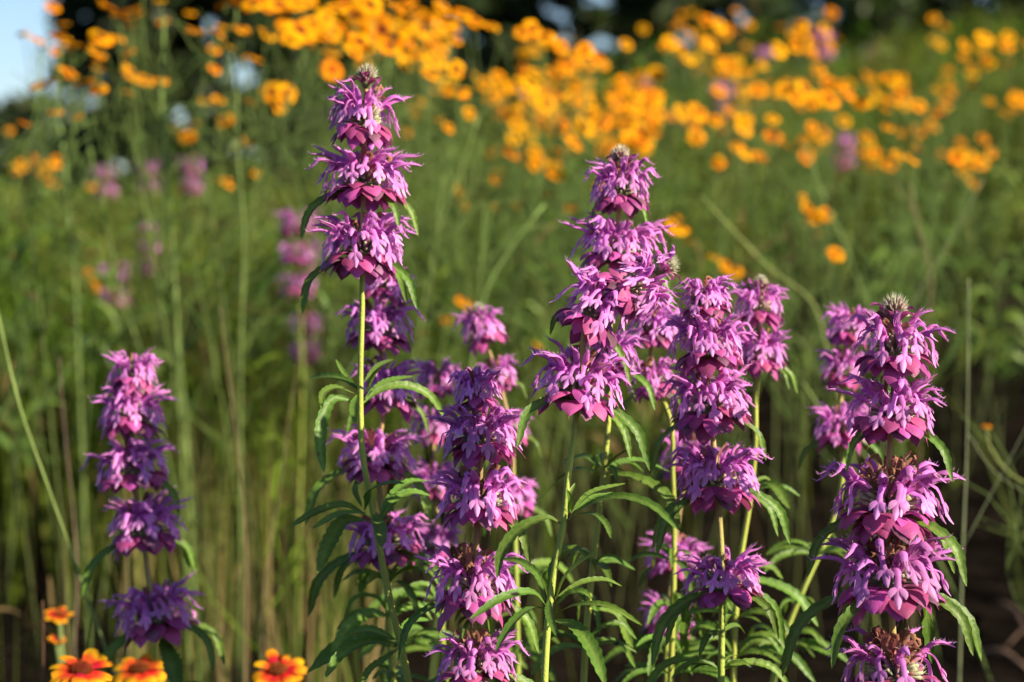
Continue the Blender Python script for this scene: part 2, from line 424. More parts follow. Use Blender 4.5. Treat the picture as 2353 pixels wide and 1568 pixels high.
LG = (.075, .165, .018); LG2 = (.105, .21, .026); LRIB = (.24, .34, .07)
def leaf_mesh(pts, width, hint, seed, tone=1.0, fine=True):
    r = random.Random(seed); mb = MB()
    n = 23 if fine else 9
    q = crom(pts, n); wd = []
    for i in range(n):
        t = i / (n - 1)
        ww = width * (max(.10, (min(t, 1) ** .75) * (1 - t) ** .62 * 1.75) if t < .97 else .02)
        if fine and .2 < t < .95: ww *= 1 + (.13 if i % 2 else -.09)
        wd.append(ww)
    g0 = tuple(c * tone for c in LG); g1 = tuple(c * tone for c in LG2)
    us = [-1, -.55, -.08, .08, .55, 1] if fine else [-1, 0, 1]
    def cf(t, u): return mix(LRIB, LG, .45) if abs(u) < .1 else mix(mix(g0, g1, abs(u)), LRIB, .22 if (fine and round(t * (n - 1)) % 2 and abs(u) < .9) else 0)
    mb.ribbon(q, wd, hint, us, .32, cf)
    return mb.mesh('leaf', M_LEAF)

def toward_cam(p): return (CAM - p).normalized()

def add_leaf(plant, base, pts, width, seed, tone=1.0, fine=True, parent=None, roll=None):
    p0 = pts[0]
    hint = (V(0, 0, 1) * .8 + toward_cam(p0) * U(.4, 1.1) + V(U(-.3, .3), 0, 0)).normalized()
    if abs((pts[-1] - pts[0]).normalized().dot(V(0, 0, 1))) > .75:
        hint = (toward_cam(p0) + V(U(-.5, .5), 0, .3)).normalized()
    me = leaf_mesh([p - p0 for p in pts], width, hint, seed, tone, fine)
    return ob('leaf', me, plant, p0 - base)

def leaf_node(plant, base, p, size, n, seed, fine=True, width=None, az0=None):
    """a pair (or more) of arching lance leaves with small axillary leaves round one stem node"""
    r = random.Random(seed); u = r.uniform
    az0 = u(0, 3.14) if az0 is None else az0
    for i in range(n):
        big = i < 2
        az = az0 + math.pi * i + (0 if big else u(-.9, .9)); ln = size * (u(.85, 1.1) if big else u(.35, .8))
        el = u(.15, .6) if big else u(.3, 1.1)
        d = V(math.cos(az), math.sin(az), 0)
        drop = u(.25, .75) if big else u(-.1, .4)
        pts = [p, p + d * ln * .3 + V(0, 0, math.tan(el) * ln * .22), p + d * ln * .66 + V(0, 0, math.tan(el) * ln * .26 - drop * ln * .15), p + d * ln * .95 + V(0, 0, math.tan(el) * ln * .12 - drop * ln * .6)]
        add_leaf(plant, base, pts, (width or .088) * ln * u(.8, 1.1), seed * 31 + i, u(.85, 1.15), fine)

SG = (.32, .37, .07); SG2 = (.15, .21, .04); SR = (.34, .24, .11)
def whorl(plant, base, c, axis, r, sz, state, seed, nflo=26, nleaf=3, fine=True, leaflen=1.0, spin=None):
    q = V(0, 0, 1).rotation_difference(axis.normalized())
    rr = random.Random(seed); u = rr.uniform
    h = ob('flower_whorl', rr.choice(CORE['old' if state == 'old' else ('bud' if state == 'bud' else 'fresh')]), plant, c - base, q, (r, r, r * sz))
    if state == 'bud':
        for i in range(7):
            ob('bract', rr.choice(BRAU), h, (0, 0, -.12), (u(-.2, .2), u(-.45, .1), i * 6.283 / 7 + u(-.2, .2)), u(.8, 1.1))
        for i in range(nflo):
            ob('floret', rr.choice(FLO), h, (0, 0, 0), (u(-.3, .3), u(-.5, .1), u(0, 6.28)), u(.6, .85))
        return h
    if state == 'old': nflo = int(nflo * .72)
    gap = u(0, 6.283)
    for i in range(nflo):
        az = i * 6.2832 / nflo + u(-.13, .13); tier = i % 3 if state != 'old' else i % 2
        if rr.random() < (.10 if abs(math.sin((az - gap) / 2)) > .3 else .45): continue
        ry = (u(-.02, .24), u(-.16, .10), u(-.40, -.06))[tier]
        ob('floret', rr.choice(FLO), h, (0, 0, (.05, .10, .10)[tier] + u(-.04, .04)), (u(-.28, .28), ry, az), (u(.92, 1.1), u(.86, 1.0), u(.74, .9))[tier])
    nd = 15 if state == 'old' else 5
    for i in range(nd):
        ob('withered_floret', rr.choice(DRY), h, (0, 0, u(-.05, .05)), (u(-.4, .4), u(-.75, -.15), u(0, 6.283)), u(.85, 1.15))
    nb = 13
    o = u(0, 1)
    for i in range(nb):
        ob('bract', rr.choice(BRA), h, (0, 0, .04 + u(-.03, .03)), (u(-.15, .15), u(-.24, .12), o + i * 6.283 / nb + u(-.16, .16)), u(.86, 1.10))
    for i in range(10):
        ob('bract', rr.choice(BRA), h, (0, 0, -.01 + u(-.03, .03)), (u(-.15, .15), u(-.12, .24), o + .3 + i * 6.283 / 10 + u(-.2, .2)), u(.9, 1.14))
    for i in range(4):
        ob('bract', rr.choice(BRAG), h, (0, 0, -.03), (u(-.2, .2), u(-.15, .1), o + i * 6.283 / 4 + u(-.25, .25)), u(.86, 1.02))
    # long green leaves just under the whorl
    for i in range(nleaf):
        az = math.pi * (i % 2) + u(-.75, .75) if i < 4 else math.pi / 2 + u(-.6, .6)
        d = q @ V(math.cos(az), math.sin(az), 0); ax = q @ V(0, 0, 1)
        ln = r * leaflen * u(1.25, 1.9)
        p = c - ax * r * .34 * sz
        pts = [p, p + d * ln * .35 - ax * ln * .02, p + d * ln * .66 - V(0, 0, ln * .22), p + d * ln * .80 - V(0, 0, ln * .62)]
        add_leaf(plant, base, pts, .082 * ln, seed * 17 + i, u(.8, 1.05), fine)
    return h

def bee_balm(label, d, whorls, stem, nodes=(), tip=None, hero=(), seed=0, fine=True, group='purple bee balm spikes', srad=.0017, nflo=26, lean=(0, 0)):
    """whorls: (x, y top, y bottom, width, state, leaves); stem: picture points below the last whorl"""
    rnd.seed(seed * 7 + 3)
    cen = []
    for (x, y0, y1, wd, stt, nl) in whorls:
        cen.append(P(x, y0 + .5 * (y1 - y0), d))
    low = [P(x, y, d) for x, y in stem]
    allp = ([P(tip[0], tip[1] + 26, d)] if tip else []) + cen + low
    a, b = allp[-2], allp[-1]
    sl_ = (b - a); k = sl_.x / min(-.02, sl_.z) if sl_.z < 0 else 0
    bx = b.x + max(-.08, min(.08, -k * b.z * -.45)) + lean[0]; by = b.y + lean[1]
    g = gh(bx, by)
    base = V(bx, by, g - .005)
    t = thing('bee_balm', label, 'flower', base, group)
    full = allp + [V(b.x + (bx - b.x) * .6, b.y + (by - b.y) * .6, g + (b.z - g) * .4), base]
    n = 8 * len(full)
    sp = crom([p - base for p in full], n)
    mb = MB(); rad = []
    for i, p in enumerate(sp):
        f = i / (n - 1); rad.append(srad * (.62 + .5 * min(1, f * 1.6)))
    mb.tube(sp, rad, 8, SG, SG2, square=.10)
    # pigment: reddish between the whorls, yellow green below, duller near the ground
    zl = cen[-1].z - base.z
    for i in range(n):
        z = sp[i].z
        c = mix(SG, SR, sstep(zl - .03, zl + .05, z)) if z > zl * .5 else mix(SG2, SG, z / (zl * .5))
        for k2 in range(8): mb.c[i * 8 + k2] = c
    ob('stem', mb.mesh('stem', M_STEM), t)
    off = 1 if tip else 0
    for i, (x, y0, y1, wd, stt, nl) in enumerate(whorls):
        j = i + off
        up = allp[max(0, j - 1)] - allp[min(len(allp) - 1, j + 1)]
        r = wd / 2 * K * d * 1.07
        sz = max(.66, min(1.1, (y1 - y0) * K * d / (1.37 * r)))
        whorl(t, base, cen[i], up, r, sz, stt, seed * 100 + i, nflo if stt != 'bud' else 5, nl, fine, .75 + .12 * i)
    if tip and whorls[0][4] != 'bud':
        p = allp[0]; ax = allp[0] - cen[0]
        r = whorls[0][3] / 2 * K * d
        whorl(t, base, p, ax, r * .74, 1.1, 'bud', seed * 100 + 50, 0, 0, fine)
    for k, (x, y, size, cnt) in enumerate(nodes):
        p = P(x, y, d)
        leaf_node(t, base, p, size * K * d, cnt, seed * 1000 + k, fine)
    for k, (wpx, dd, pts) in enumerate(hero):
        m_ = len(pts) - 1
        ps = [P(x, y, d + dd * (i / m_)) for i, (x, y) in enumerate(pts)]
        add_leaf(t, base, ps, wpx * .70 * K * d, seed * 2000 + k, rnd.uniform(.9, 1.1), True)
    return t

F_, O_, B_ = 'fresh', 'old', 'bud'
# in-focus spike by the dark soil
bee_balm('stout upright bee balm spike with five purple whorls, in sharpest focus over dark soil', 1.15,
    [(2058, 722, 872, 222, F_, 0), (2050, 868, 1020, 238, F_, 2), (2040, 1052, 1240, 272, O_, 3), (2044, 1228, 1412, 282, O_, 5), (2056, 1448, 1630, 266, O_, 3)],
    [(2058, 1700)], tip=(2056, 690), seed=1, nflo=27, nodes=[(2058, 1760, 200, 5)])
# centre left tall
A_hero = [
    (24, .02, [(832, 930), (868, 900), (925, 886), (985, 908), (1023, 961)]), (20, .04, [(838, 916), (885, 880), (950, 865)]),
    (16, -.02, [(845, 895), (862, 860), (884, 838)]), (18, .05, [(836, 880), (870, 842), (905, 826)]),
    (20, .02, [(828, 899), (790, 872), (750, 864), (711, 870)]), (18, -.03, [(815, 905), (770, 890), (742, 905), (738, 942)]),
    (30, -.02, [(812, 922), (768, 915), (742, 960), (735, 1020), (744, 1086)]), (18, -.02, [(822, 905), (812, 935), (816, 972)]),
    (14, .03, [(820, 890), (790, 858), (772, 826)]),
    (22, -.02, [(842, 1185), (790, 1160), (730, 1175), (664, 1213)]), (20, -.04, [(842, 1178), (780, 1182), (716, 1216)]),
    (38, -.03, [(842, 1196), (790, 1198), (758, 1245), (730, 1318)]), (24, -.03, [(838, 1172), (850, 1130), (890, 1112), (930, 1112)]),
    (14, .02, [(832, 1165), (816, 1130), (822, 1100)]), (26, .02, [(872, 1200), (905, 1152), (945, 1132), (990, 1140)]),
    (22, .03, [(870, 1190), (900, 1140), (940, 1108), (985, 1106)]), (30, -.04, [(860, 1180), (874, 1215), (878, 1258)]),
    (26, -.02, [(910, 1470), (850, 1448), (805, 1455)]), (30, -.03, [(912, 1480), (850, 1475), (790, 1500), (745, 1560)]),
    (22, -.03, [(915, 1490), (890, 1510), (850, 1540), (832, 1575)]), (26, .03, [(915, 1460), (945, 1430), (990, 1425)]),
    (22, .0, [(905, 1470), (840, 1462), (762, 1512), (705, 1545)])]
bee_balm('tallest bee balm spike with three purple whorls high on a long bare yellow green stem', 1.225,
    [(838, 200, 338, 172, F_, 0), (836, 342, 478, 218, F_, 3), (833, 492, 640, 216, F_, 4)],
    [(832, 700), (828, 870), (834, 1050), (858, 1180), (892, 1360), (925, 1500), (945, 1600)], tip=(843, 152), hero=A_hero, seed=2, nflo=34)
# behind it
bee_balm('bee balm spike half hidden behind the tallest spike, whorls crowded along its stem', 1.34,
    [(886, 612, 700, 118, F_, 0), (868, 690, 810, 172, F_, 0), (888, 820, 960, 160, F_, 2), (868, 985, 1108, 192, F_, 3), (885, 1182, 1300, 188, O_, 5)],
    [(892, 1420), (905, 1600)], seed=3, nodes=[(893, 1340, 200, 8), (898, 1420, 210, 8), (901, 1490, 230, 9), (905, 1560, 230, 8)], nflo=32)
# centre column
bee_balm('bee balm with five close whorls and brown withered tops between the two tall spikes', 1.19,
    [(1095, 838, 955, 124, F_, 0), (1104, 930, 1068, 192, F_, 0), (1102, 1068, 1215, 208, O_, 1), (1088, 1256, 1425, 216, O_, 2), (1092, 1452, 1590, 200, O_, 4)],
    [(1096, 1700)], seed=4, nodes=[(1094, 1430, 120, 6), (1096, 1620, 230, 8)], nflo=34)
bee_balm('blurred pink bee balm behind the five-whorled centre spike, its top rising over it', 1.48,
    [(1108, 700, 812, 116, F_, 0), (1142, 812, 915, 104, F_, 1), (1172, 930, 1040, 96, F_, 2), (1180, 1090, 1200, 110, F_, 3)],
    [(1185, 1300), (1190, 1600)], tip=(1100, 690), seed=5, nodes=[(1186, 1320, 190, 8), (1188, 1420, 190, 8), (1190, 1500, 200, 8)], nflo=30)
bee_balm('dim purple bee balm squeezed between the two stems, soft and half hidden', 1.5,
    [(1004, 822, 925, 104, F_, 0), (995, 925, 1030, 108, F_, 1), (1000, 1060, 1150, 112, F_, 2), (1010, 1200, 1300, 110, F_, 3)],
    [(1015, 1400), (1020, 1600)], seed=6, nodes=[(1012, 1380, 200, 6), (1016, 1500, 210, 6)], nflo=30)
# bent spike
F_hero = [
    (30, -.02, [(1288, 1203), (1262, 1190), (1232, 1196), (1180, 1230), (1152, 1275), (1142, 1330)]),
    (26, -.03, [(1300, 1200), (1345, 1165), (1420, 1142), (1500, 1163), (1558, 1218)]), (18, .03, [(1312, 1180), (1355, 1135), (1438, 1111)]),
    (18, -.04, [(1312, 1185), (1365, 1182), (1392, 1205), (1404, 1238)]), (16, .04, [(1315, 1175), (1370, 1138), (1418, 1136)]),
    (12, .01, [(1312, 1178), (1306, 1145), (1322, 1110)]), (12, -.01, [(1306, 1180), (1310, 1150), (1303, 1125)]),
    (22, .03, [(1252, 1380), (1238, 1325), (1195, 1292), (1146, 1285)]), (24, -.03, [(1255, 1392), (1225, 1362), (1165, 1370), (1080, 1422)]),
    (26, -.04, [(1256, 1402), (1222, 1398), (1180, 1430), (1138, 1498)]), (20, .0, [(1266, 1375), (1268, 1310), (1290, 1272), (1326, 1252)]),
    (20, -.02, [(1276, 1380), (1300, 1325), (1335, 1292), (1371, 1271)]), (18, .02, [(1276, 1375), (1340, 1338), (1390, 1333), (1430, 1348)]),
    (18, -.01, [(1278, 1390), (1310, 1362), (1340, 1360), (1360, 1376)]), (24, -.03, [(1276, 1412), (1320, 1392), (1390, 1392), (1476, 1438)]),
    (36, -.04, [(1272, 1425), (1320, 1440), (1360, 1490), (1392, 1575)]), (20, -.04, [(1262, 1378), (1262, 1410), (1278, 1462)]),
    (16, -.02, [(1258, 1372), (1250, 1340), (1256, 1310)])]
bee_balm('bee balm whose spike bends over sideways, green bristly buds at its tip', 1.135,
    [(1530, 560, 668, 128, B_, 0), (1462, 580, 740, 158, F_, 0), (1368, 625, 795, 186, F_, 2), (1332, 806, 962, 226, F_, 3)],
    [(1318, 1010), (1306, 1090), (1294, 1205), (1272, 1320), (1262, 1400), (1254, 1500), (1250, 1600)], hero=F_hero, seed=7, nflo=27)
bee_balm('upright bee balm with a bristly crown of buds, standing straight behind the bent spike', 1.275,
    [(1426, 362, 498, 156, F_, 2), (1416, 504, 632, 208, F_, 2), (1398, 760, 880, 150, F_, 3)],
    [(1398, 960), (1388, 1080), (1368, 1250), (1350, 1420), (1340, 1600)], tip=(1425, 335), seed=8,
    hero=[(24, .05, [(1380, 1085), (1320, 1080), (1280, 1110), (1226, 1165)]), (22, .03, [(1380, 1075), (1345, 1050), (1290, 1062)]), (20, -.03, [(1388, 1075), (1420, 1050), (1450, 1030)]),
          (32, -.02, [(1392, 1090), (1450, 1095), (1530, 1140), (1562, 1222)]), (24, .03, [(1392, 1080), (1440, 1062), (1480, 1085)]), (22, .05, [(1390, 1080), (1460, 1058), (1540, 1085)]),
          (24, .03, [(1360, 1300), (1410, 1290), (1460, 1310)]), (26, .02, [(1356, 1400), (1410, 1410), (1455, 1495)])],
    nodes=[(1388, 1080, 130, 6), (1362, 1300, 160, 8), (1352, 1400, 150, 7), (1344, 1490, 180, 9)], nflo=34)
# right centre column
bee_balm('crowded bee balm spike with five bright whorls between the bent spike and the stout one', 1.225,
    [(1618, 640, 735, 140, F_, 0), (1626, 722, 856, 186, F_, 0), (1632, 850, 1005, 206, F_, 2), (1646, 1022, 1172, 212, F_, 4), (1660, 1270, 1392, 206, F_, 6)],
    [(1658, 1480), (1657, 1600)], seed=9, nodes=[(1658, 1455, 150, 6), (1657, 1540, 190, 8)], nflo=36)
bee_balm('bee balm with two whorls on a thin stem just behind the crowded spike', 1.35,
    [(1500, 700, 800, 128, F_, 0), (1498, 800, 945, 118, F_, 3)],
    [(1535, 945), (1546, 1100), (1548, 1330), (1540, 1600)], seed=10, nodes=[(1546, 1290, 160, 8), (1546, 1400, 180, 9), (1543, 1480, 190, 9), (1540, 1550, 180, 8)], nflo=32)
bee_balm('slender bee balm with two pink whorls on top of a curving yellow green stem', 1.36,
    [(1744, 652, 752, 124, F_, 0), (1750, 748, 872, 128, F_, 3)],
    [(1738, 900), (1736, 1020), (1722, 1160), (1704, 1270), (1690, 1420), (1685, 1600)], tip=(1748, 628), seed=11,
    hero=[(28, -.02, [(1724, 1130), (1775, 1115), (1815, 1170)]), (28, .0, [(1700, 1330), (1770, 1340), (1830, 1370), (1880, 1440)])],
    nodes=[(1724, 1130, 130, 6), (1700, 1330, 170, 8), (1692, 1420, 170, 8), (1688, 1510, 200, 9)], nflo=32)
bee_balm('pale bee balm with whorls low behind the crowded spike, mostly hidden', 1.46,
    [(1580, 995, 1110, 130, F_, 2), (1548, 1230, 1330, 140, F_, 3), (1535, 1370, 1470, 130, F_, 3)], [(1530, 1600)], seed=12, nodes=[(1532, 1500, 180, 6)], nflo=30)
bee_balm('bee balm on a slanting stem, blurred purple whorls tucked behind the stout spike', 1.44,
    [(1950, 704, 800, 112, F_, 0), (1936, 795, 900, 110, F_, 0), (1932, 930, 1035, 136, F_, 3)],
    [(1936, 1100), (1902, 1230), (1850, 1345), (1804, 1460), (1770, 1600)], seed=13,
    hero=[(26, .0, [(1872, 1275), (1810, 1255), (1760, 1275)]), (24, -.02, [(1872, 1280), (1920, 1260), (1980, 1265)]), (30, -.02, [(1792, 1490), (1850, 1480), (1920, 1510)]), (26, .0, [(1792, 1490), (1740, 1470), (1700, 1500)])],
    nodes=[(1876, 1275, 140, 8), (1830, 1390, 110, 6), (1794, 1490, 180, 11)], nflo=30)
# left
bee_balm('lone bee balm spike with five violet whorls in front of tan grass', 1.42,
    [(306, 812, 905, 118, F_, 0), (302, 885, 1010, 166, F_, 0), (304, 1012, 1132, 194, F_, 1), (326, 1142, 1275, 200, F_, 3), (356, 1342, 1475, 204, F_, 4)],
    [(384, 1500), (400, 1600)], seed=14, hero=[(46, -.05, [(372, 1465), (392, 1520), (410, 1600)])], nodes=[(398, 1590, 170, 5)], nflo=30)
# small soft ones further back
G2 = 'far bee balm spikes in the blurred meadow'
far = [((682, 480), 3, 100, 2.7, 'blurred far bee balm spike standing beside the tallest spike'),
       ((440, 360), 2, 66, 4.0, 'far violet bee balm tuft below the dark oak'),
       ((342, 500), 3, 66, 3.9, 'far pale bee balm behind the thin green stems'),
       ((262, 605), 2, 76, 3.5, 'far violet bee balm beside a tiny orange bloom pair'),
       ((1660, 190), 2, 62, 4.4, 'far pink bee balm among golden flowers on the bank'),
       ((1552, 255), 1, 56, 4.6, 'far single bee balm whorl at the edge of the golden drift'),
       ((1935, 305), 2, 64, 4.2, 'far pink bee balm between brown seed heads on the bank'),
       ((1890, 70), 2, 52, 5.2, 'far bee balm near the top of the bank'),
       ((1755, 110), 1, 50, 5.4, 'far faint bee balm beside the thin tree'),
       ((700, 720), 2, 84, 3.1, 'far faint bee balm low beside the tallest stem'),
       ((240, 380), 2, 58, 4.6, 'far pink bee balm at the foot of the dark oak'),
       ((340, 370), 2, 56, 4.8, 'far violet bee balm behind a green stalk at the foot of the oak'),
       ((1480, 175), 1, 46, 5.6, 'far small bee balm behind the golden drift')]
for i, (p, k, wd, d, lab) in enumerate(far):
    wl = [(p[0] + j * 3, p[1] + j * wd * .72, p[1] + wd * .6 + j * wd * .72, wd, F_, 2) for j in range(k)]
    bee_balm(lab, d, wl, [(p[0] + 12, p[1] + k * wd * .75 + 80)], seed=30 + i, fine=False, group=G2, nflo=14, srad=.0011)

# ------------------------------------------------------------------ coreopsis
YL = (.86, .355, .004); YL2 = (.80, .27, .008); RB = (.22, .028, .008)
def ray_mesh(seed):
    r = random.Random(seed); mb = MB()
    pts = crom([V(.10, 0, 0), V(.4, 0, .07), V(.75, 0, .07 + r.uniform(-.05, .05)), V(1.0, 0, r.uniform(-.1, .05))], 6)
    red = r.uniform(.26, .46)
    def cf(t, u): return mix(RB, YL, sstep(red - .1, red + .12, t))
    mb.ribbon(pts, [.08, .20, .33, .42, .42, .33], V(0, 0, 1), [-1, -.33, .33, 1], -.15, cf)
    return mb.mesh('petal', M_YEL)
RAY = [ray_mesh(600 + i) for i in range(4)]
def disc_mesh(name, c0, c1, green):
    mb = MB()
    mb.tube([V(0, 0, -.16), V(0, 0, -.08), V(0, 0, 0), V(0, 0, .08), V(0, 0, .13)], [.05, .24, .30, .25, .06], 9, green, c0)
    rr = random.Random(5)
    for i in range(40):
        q = .29 * math.sqrt((i + .5) / 40); a = i * 2.4
        p = V(math.cos(a) * q, math.sin(a) * q, .06 + .08 * (1 - (q / .30) ** 2))
        mb.tube([p - V(0, 0, .04), p + V(math.cos(a) * .02, math.sin(a) * .02, .045)], [.022, .014], 4, c0, c1)
    return mb.mesh(name, M_DISC)
DISC = disc_mesh('flower_head', (.10, .022, .010), (.30, .06, .012), (.10, .14, .03))
SEED = disc_mesh('seed_head', (.045, .022, .014), (.10, .05, .03), (.07, .06, .025))
FLAT = MB()
for i in range(8):
    a = i * math.pi / 4; q = Matrix.Rotation(a, 3, 'Z')
    pts = crom([q @ V(.1, 0, .0), q @ V(.5, 0, .08), q @ V(1, 0, -.02)], 4)
    FLAT.ribbon(pts, [.1, .3, .42, .33], V(0, 0, 1), [-1, 0, 1], -.12, lambda t, u: mix(RB, YL, sstep(.22, .5, t)))
FLAT = FLAT.mesh('ray_ring', M_YEL)

def coreopsis(label, heads, d, seed, petals, group, seeds=(), face=.6, stemtone=1.0):
    """heads: picture positions and widths of the blooms of one plant"""
    r = random.Random(seed); u = r.uniform
    hp = [(P(x, y, d + u(-.12, .12)), s * K * d / 2 * u(.72, .98), False) for x, y, s in heads] + [(P(x, y, d + u(-.1, .1)), s * K * d / 2, True) for x, y, s in seeds]
    mx = sum(p.x for p, *_ in hp) / len(hp) + u(-.04, .04); my = sum(p.y for p, *_ in hp) / len(hp) + u(-.03, .03)
    g = gh(mx, my); base = V(mx, my, g - .012)
    t = thing('coreopsis', label, 'flower', base, group)
    zmin = min(p.z for p, *_ in hp); zt = max(.15, (zmin - g) * .84)
    mb = MB(); c0 = tuple(c * stemtone for c in (.07, .12, .025)); c1 = tuple(c * stemtone for c in (.12, .18, .04))
    lean = u(-.12, .12)
    ax = crom([V(0, 0, 0), V(lean * .5, u(-.02, .02), zt * .5), V(lean, u(-.02, .02), zt)], 9)
    mb.tube(ax, interp([.0013, .0012, .0010], 9), 6, mix(c0, (.07, .05, .025), .6), c1)
    for p, rad, isseed in hp:
        l = p - base; k = r.choice([5, 6, 7, 8]); s0 = ax[k]
        n = (V(.35, -.75, 0) * face * u(.2, 2.8) + V(u(-.7, .7), u(-.4, .4), 1)).normalized()
        e = l - n * rad * .14
        br = crom([s0, s0.lerp(e, .4) + V((l.x - s0.x) * .30 + u(-.03, .03), u(-.03, .03), -.02), s0.lerp(e, .75) + V(u(-.012, .012), 0, 0), e], 8)
        mb.tube(br, interp([.0008, .0006, .0006], 8), 5, c0, c1)
        # thread-like leaves
        for j in range(2):
            q = br[r.randint(1, 5)]; dd = V(u(-1, 1), u(-1, 1), u(.2, 1)).normalized()
            mb.tube([q, q + dd * .03 + V(0, 0, .01), q + dd * .07], [.0007, .0006, .0003], 4, c0, c1, cap=False)
        qn = V(0, 0, 1).rotation_difference(n)
        if isseed:
            ob('seed_head', SEED, t, l, qn, rad * 1.8); continue
        h = ob('flower_head', DISC, t, l, qn, rad)
        if petals:
            a0 = u(0, 1)
            for j in range(8):
                ob('petal', r.choice(RAY), h, (0, 0, .02), (u(-.12, .12), u(-.22, .22), a0 + j * math.pi / 4), u(.92, 1.05))
        else: ob('ray_ring', FLAT, h, (0, 0, .02), (0, 0, u(0, 1)))
    for j in range(6):
        q = ax[r.randint(4, 8)]; dd = V(u(-1, 1), u(-1, 1), u(.2, .8)).normalized()
        mb.tube([q, q + dd * .05 + V(0, 0, .02), q + dd * .11], [.001, .0008, .0003], 4, c0, c1, cap=False)
    ob('stem', mb.mesh('stem', M_STEM), t)
    return t

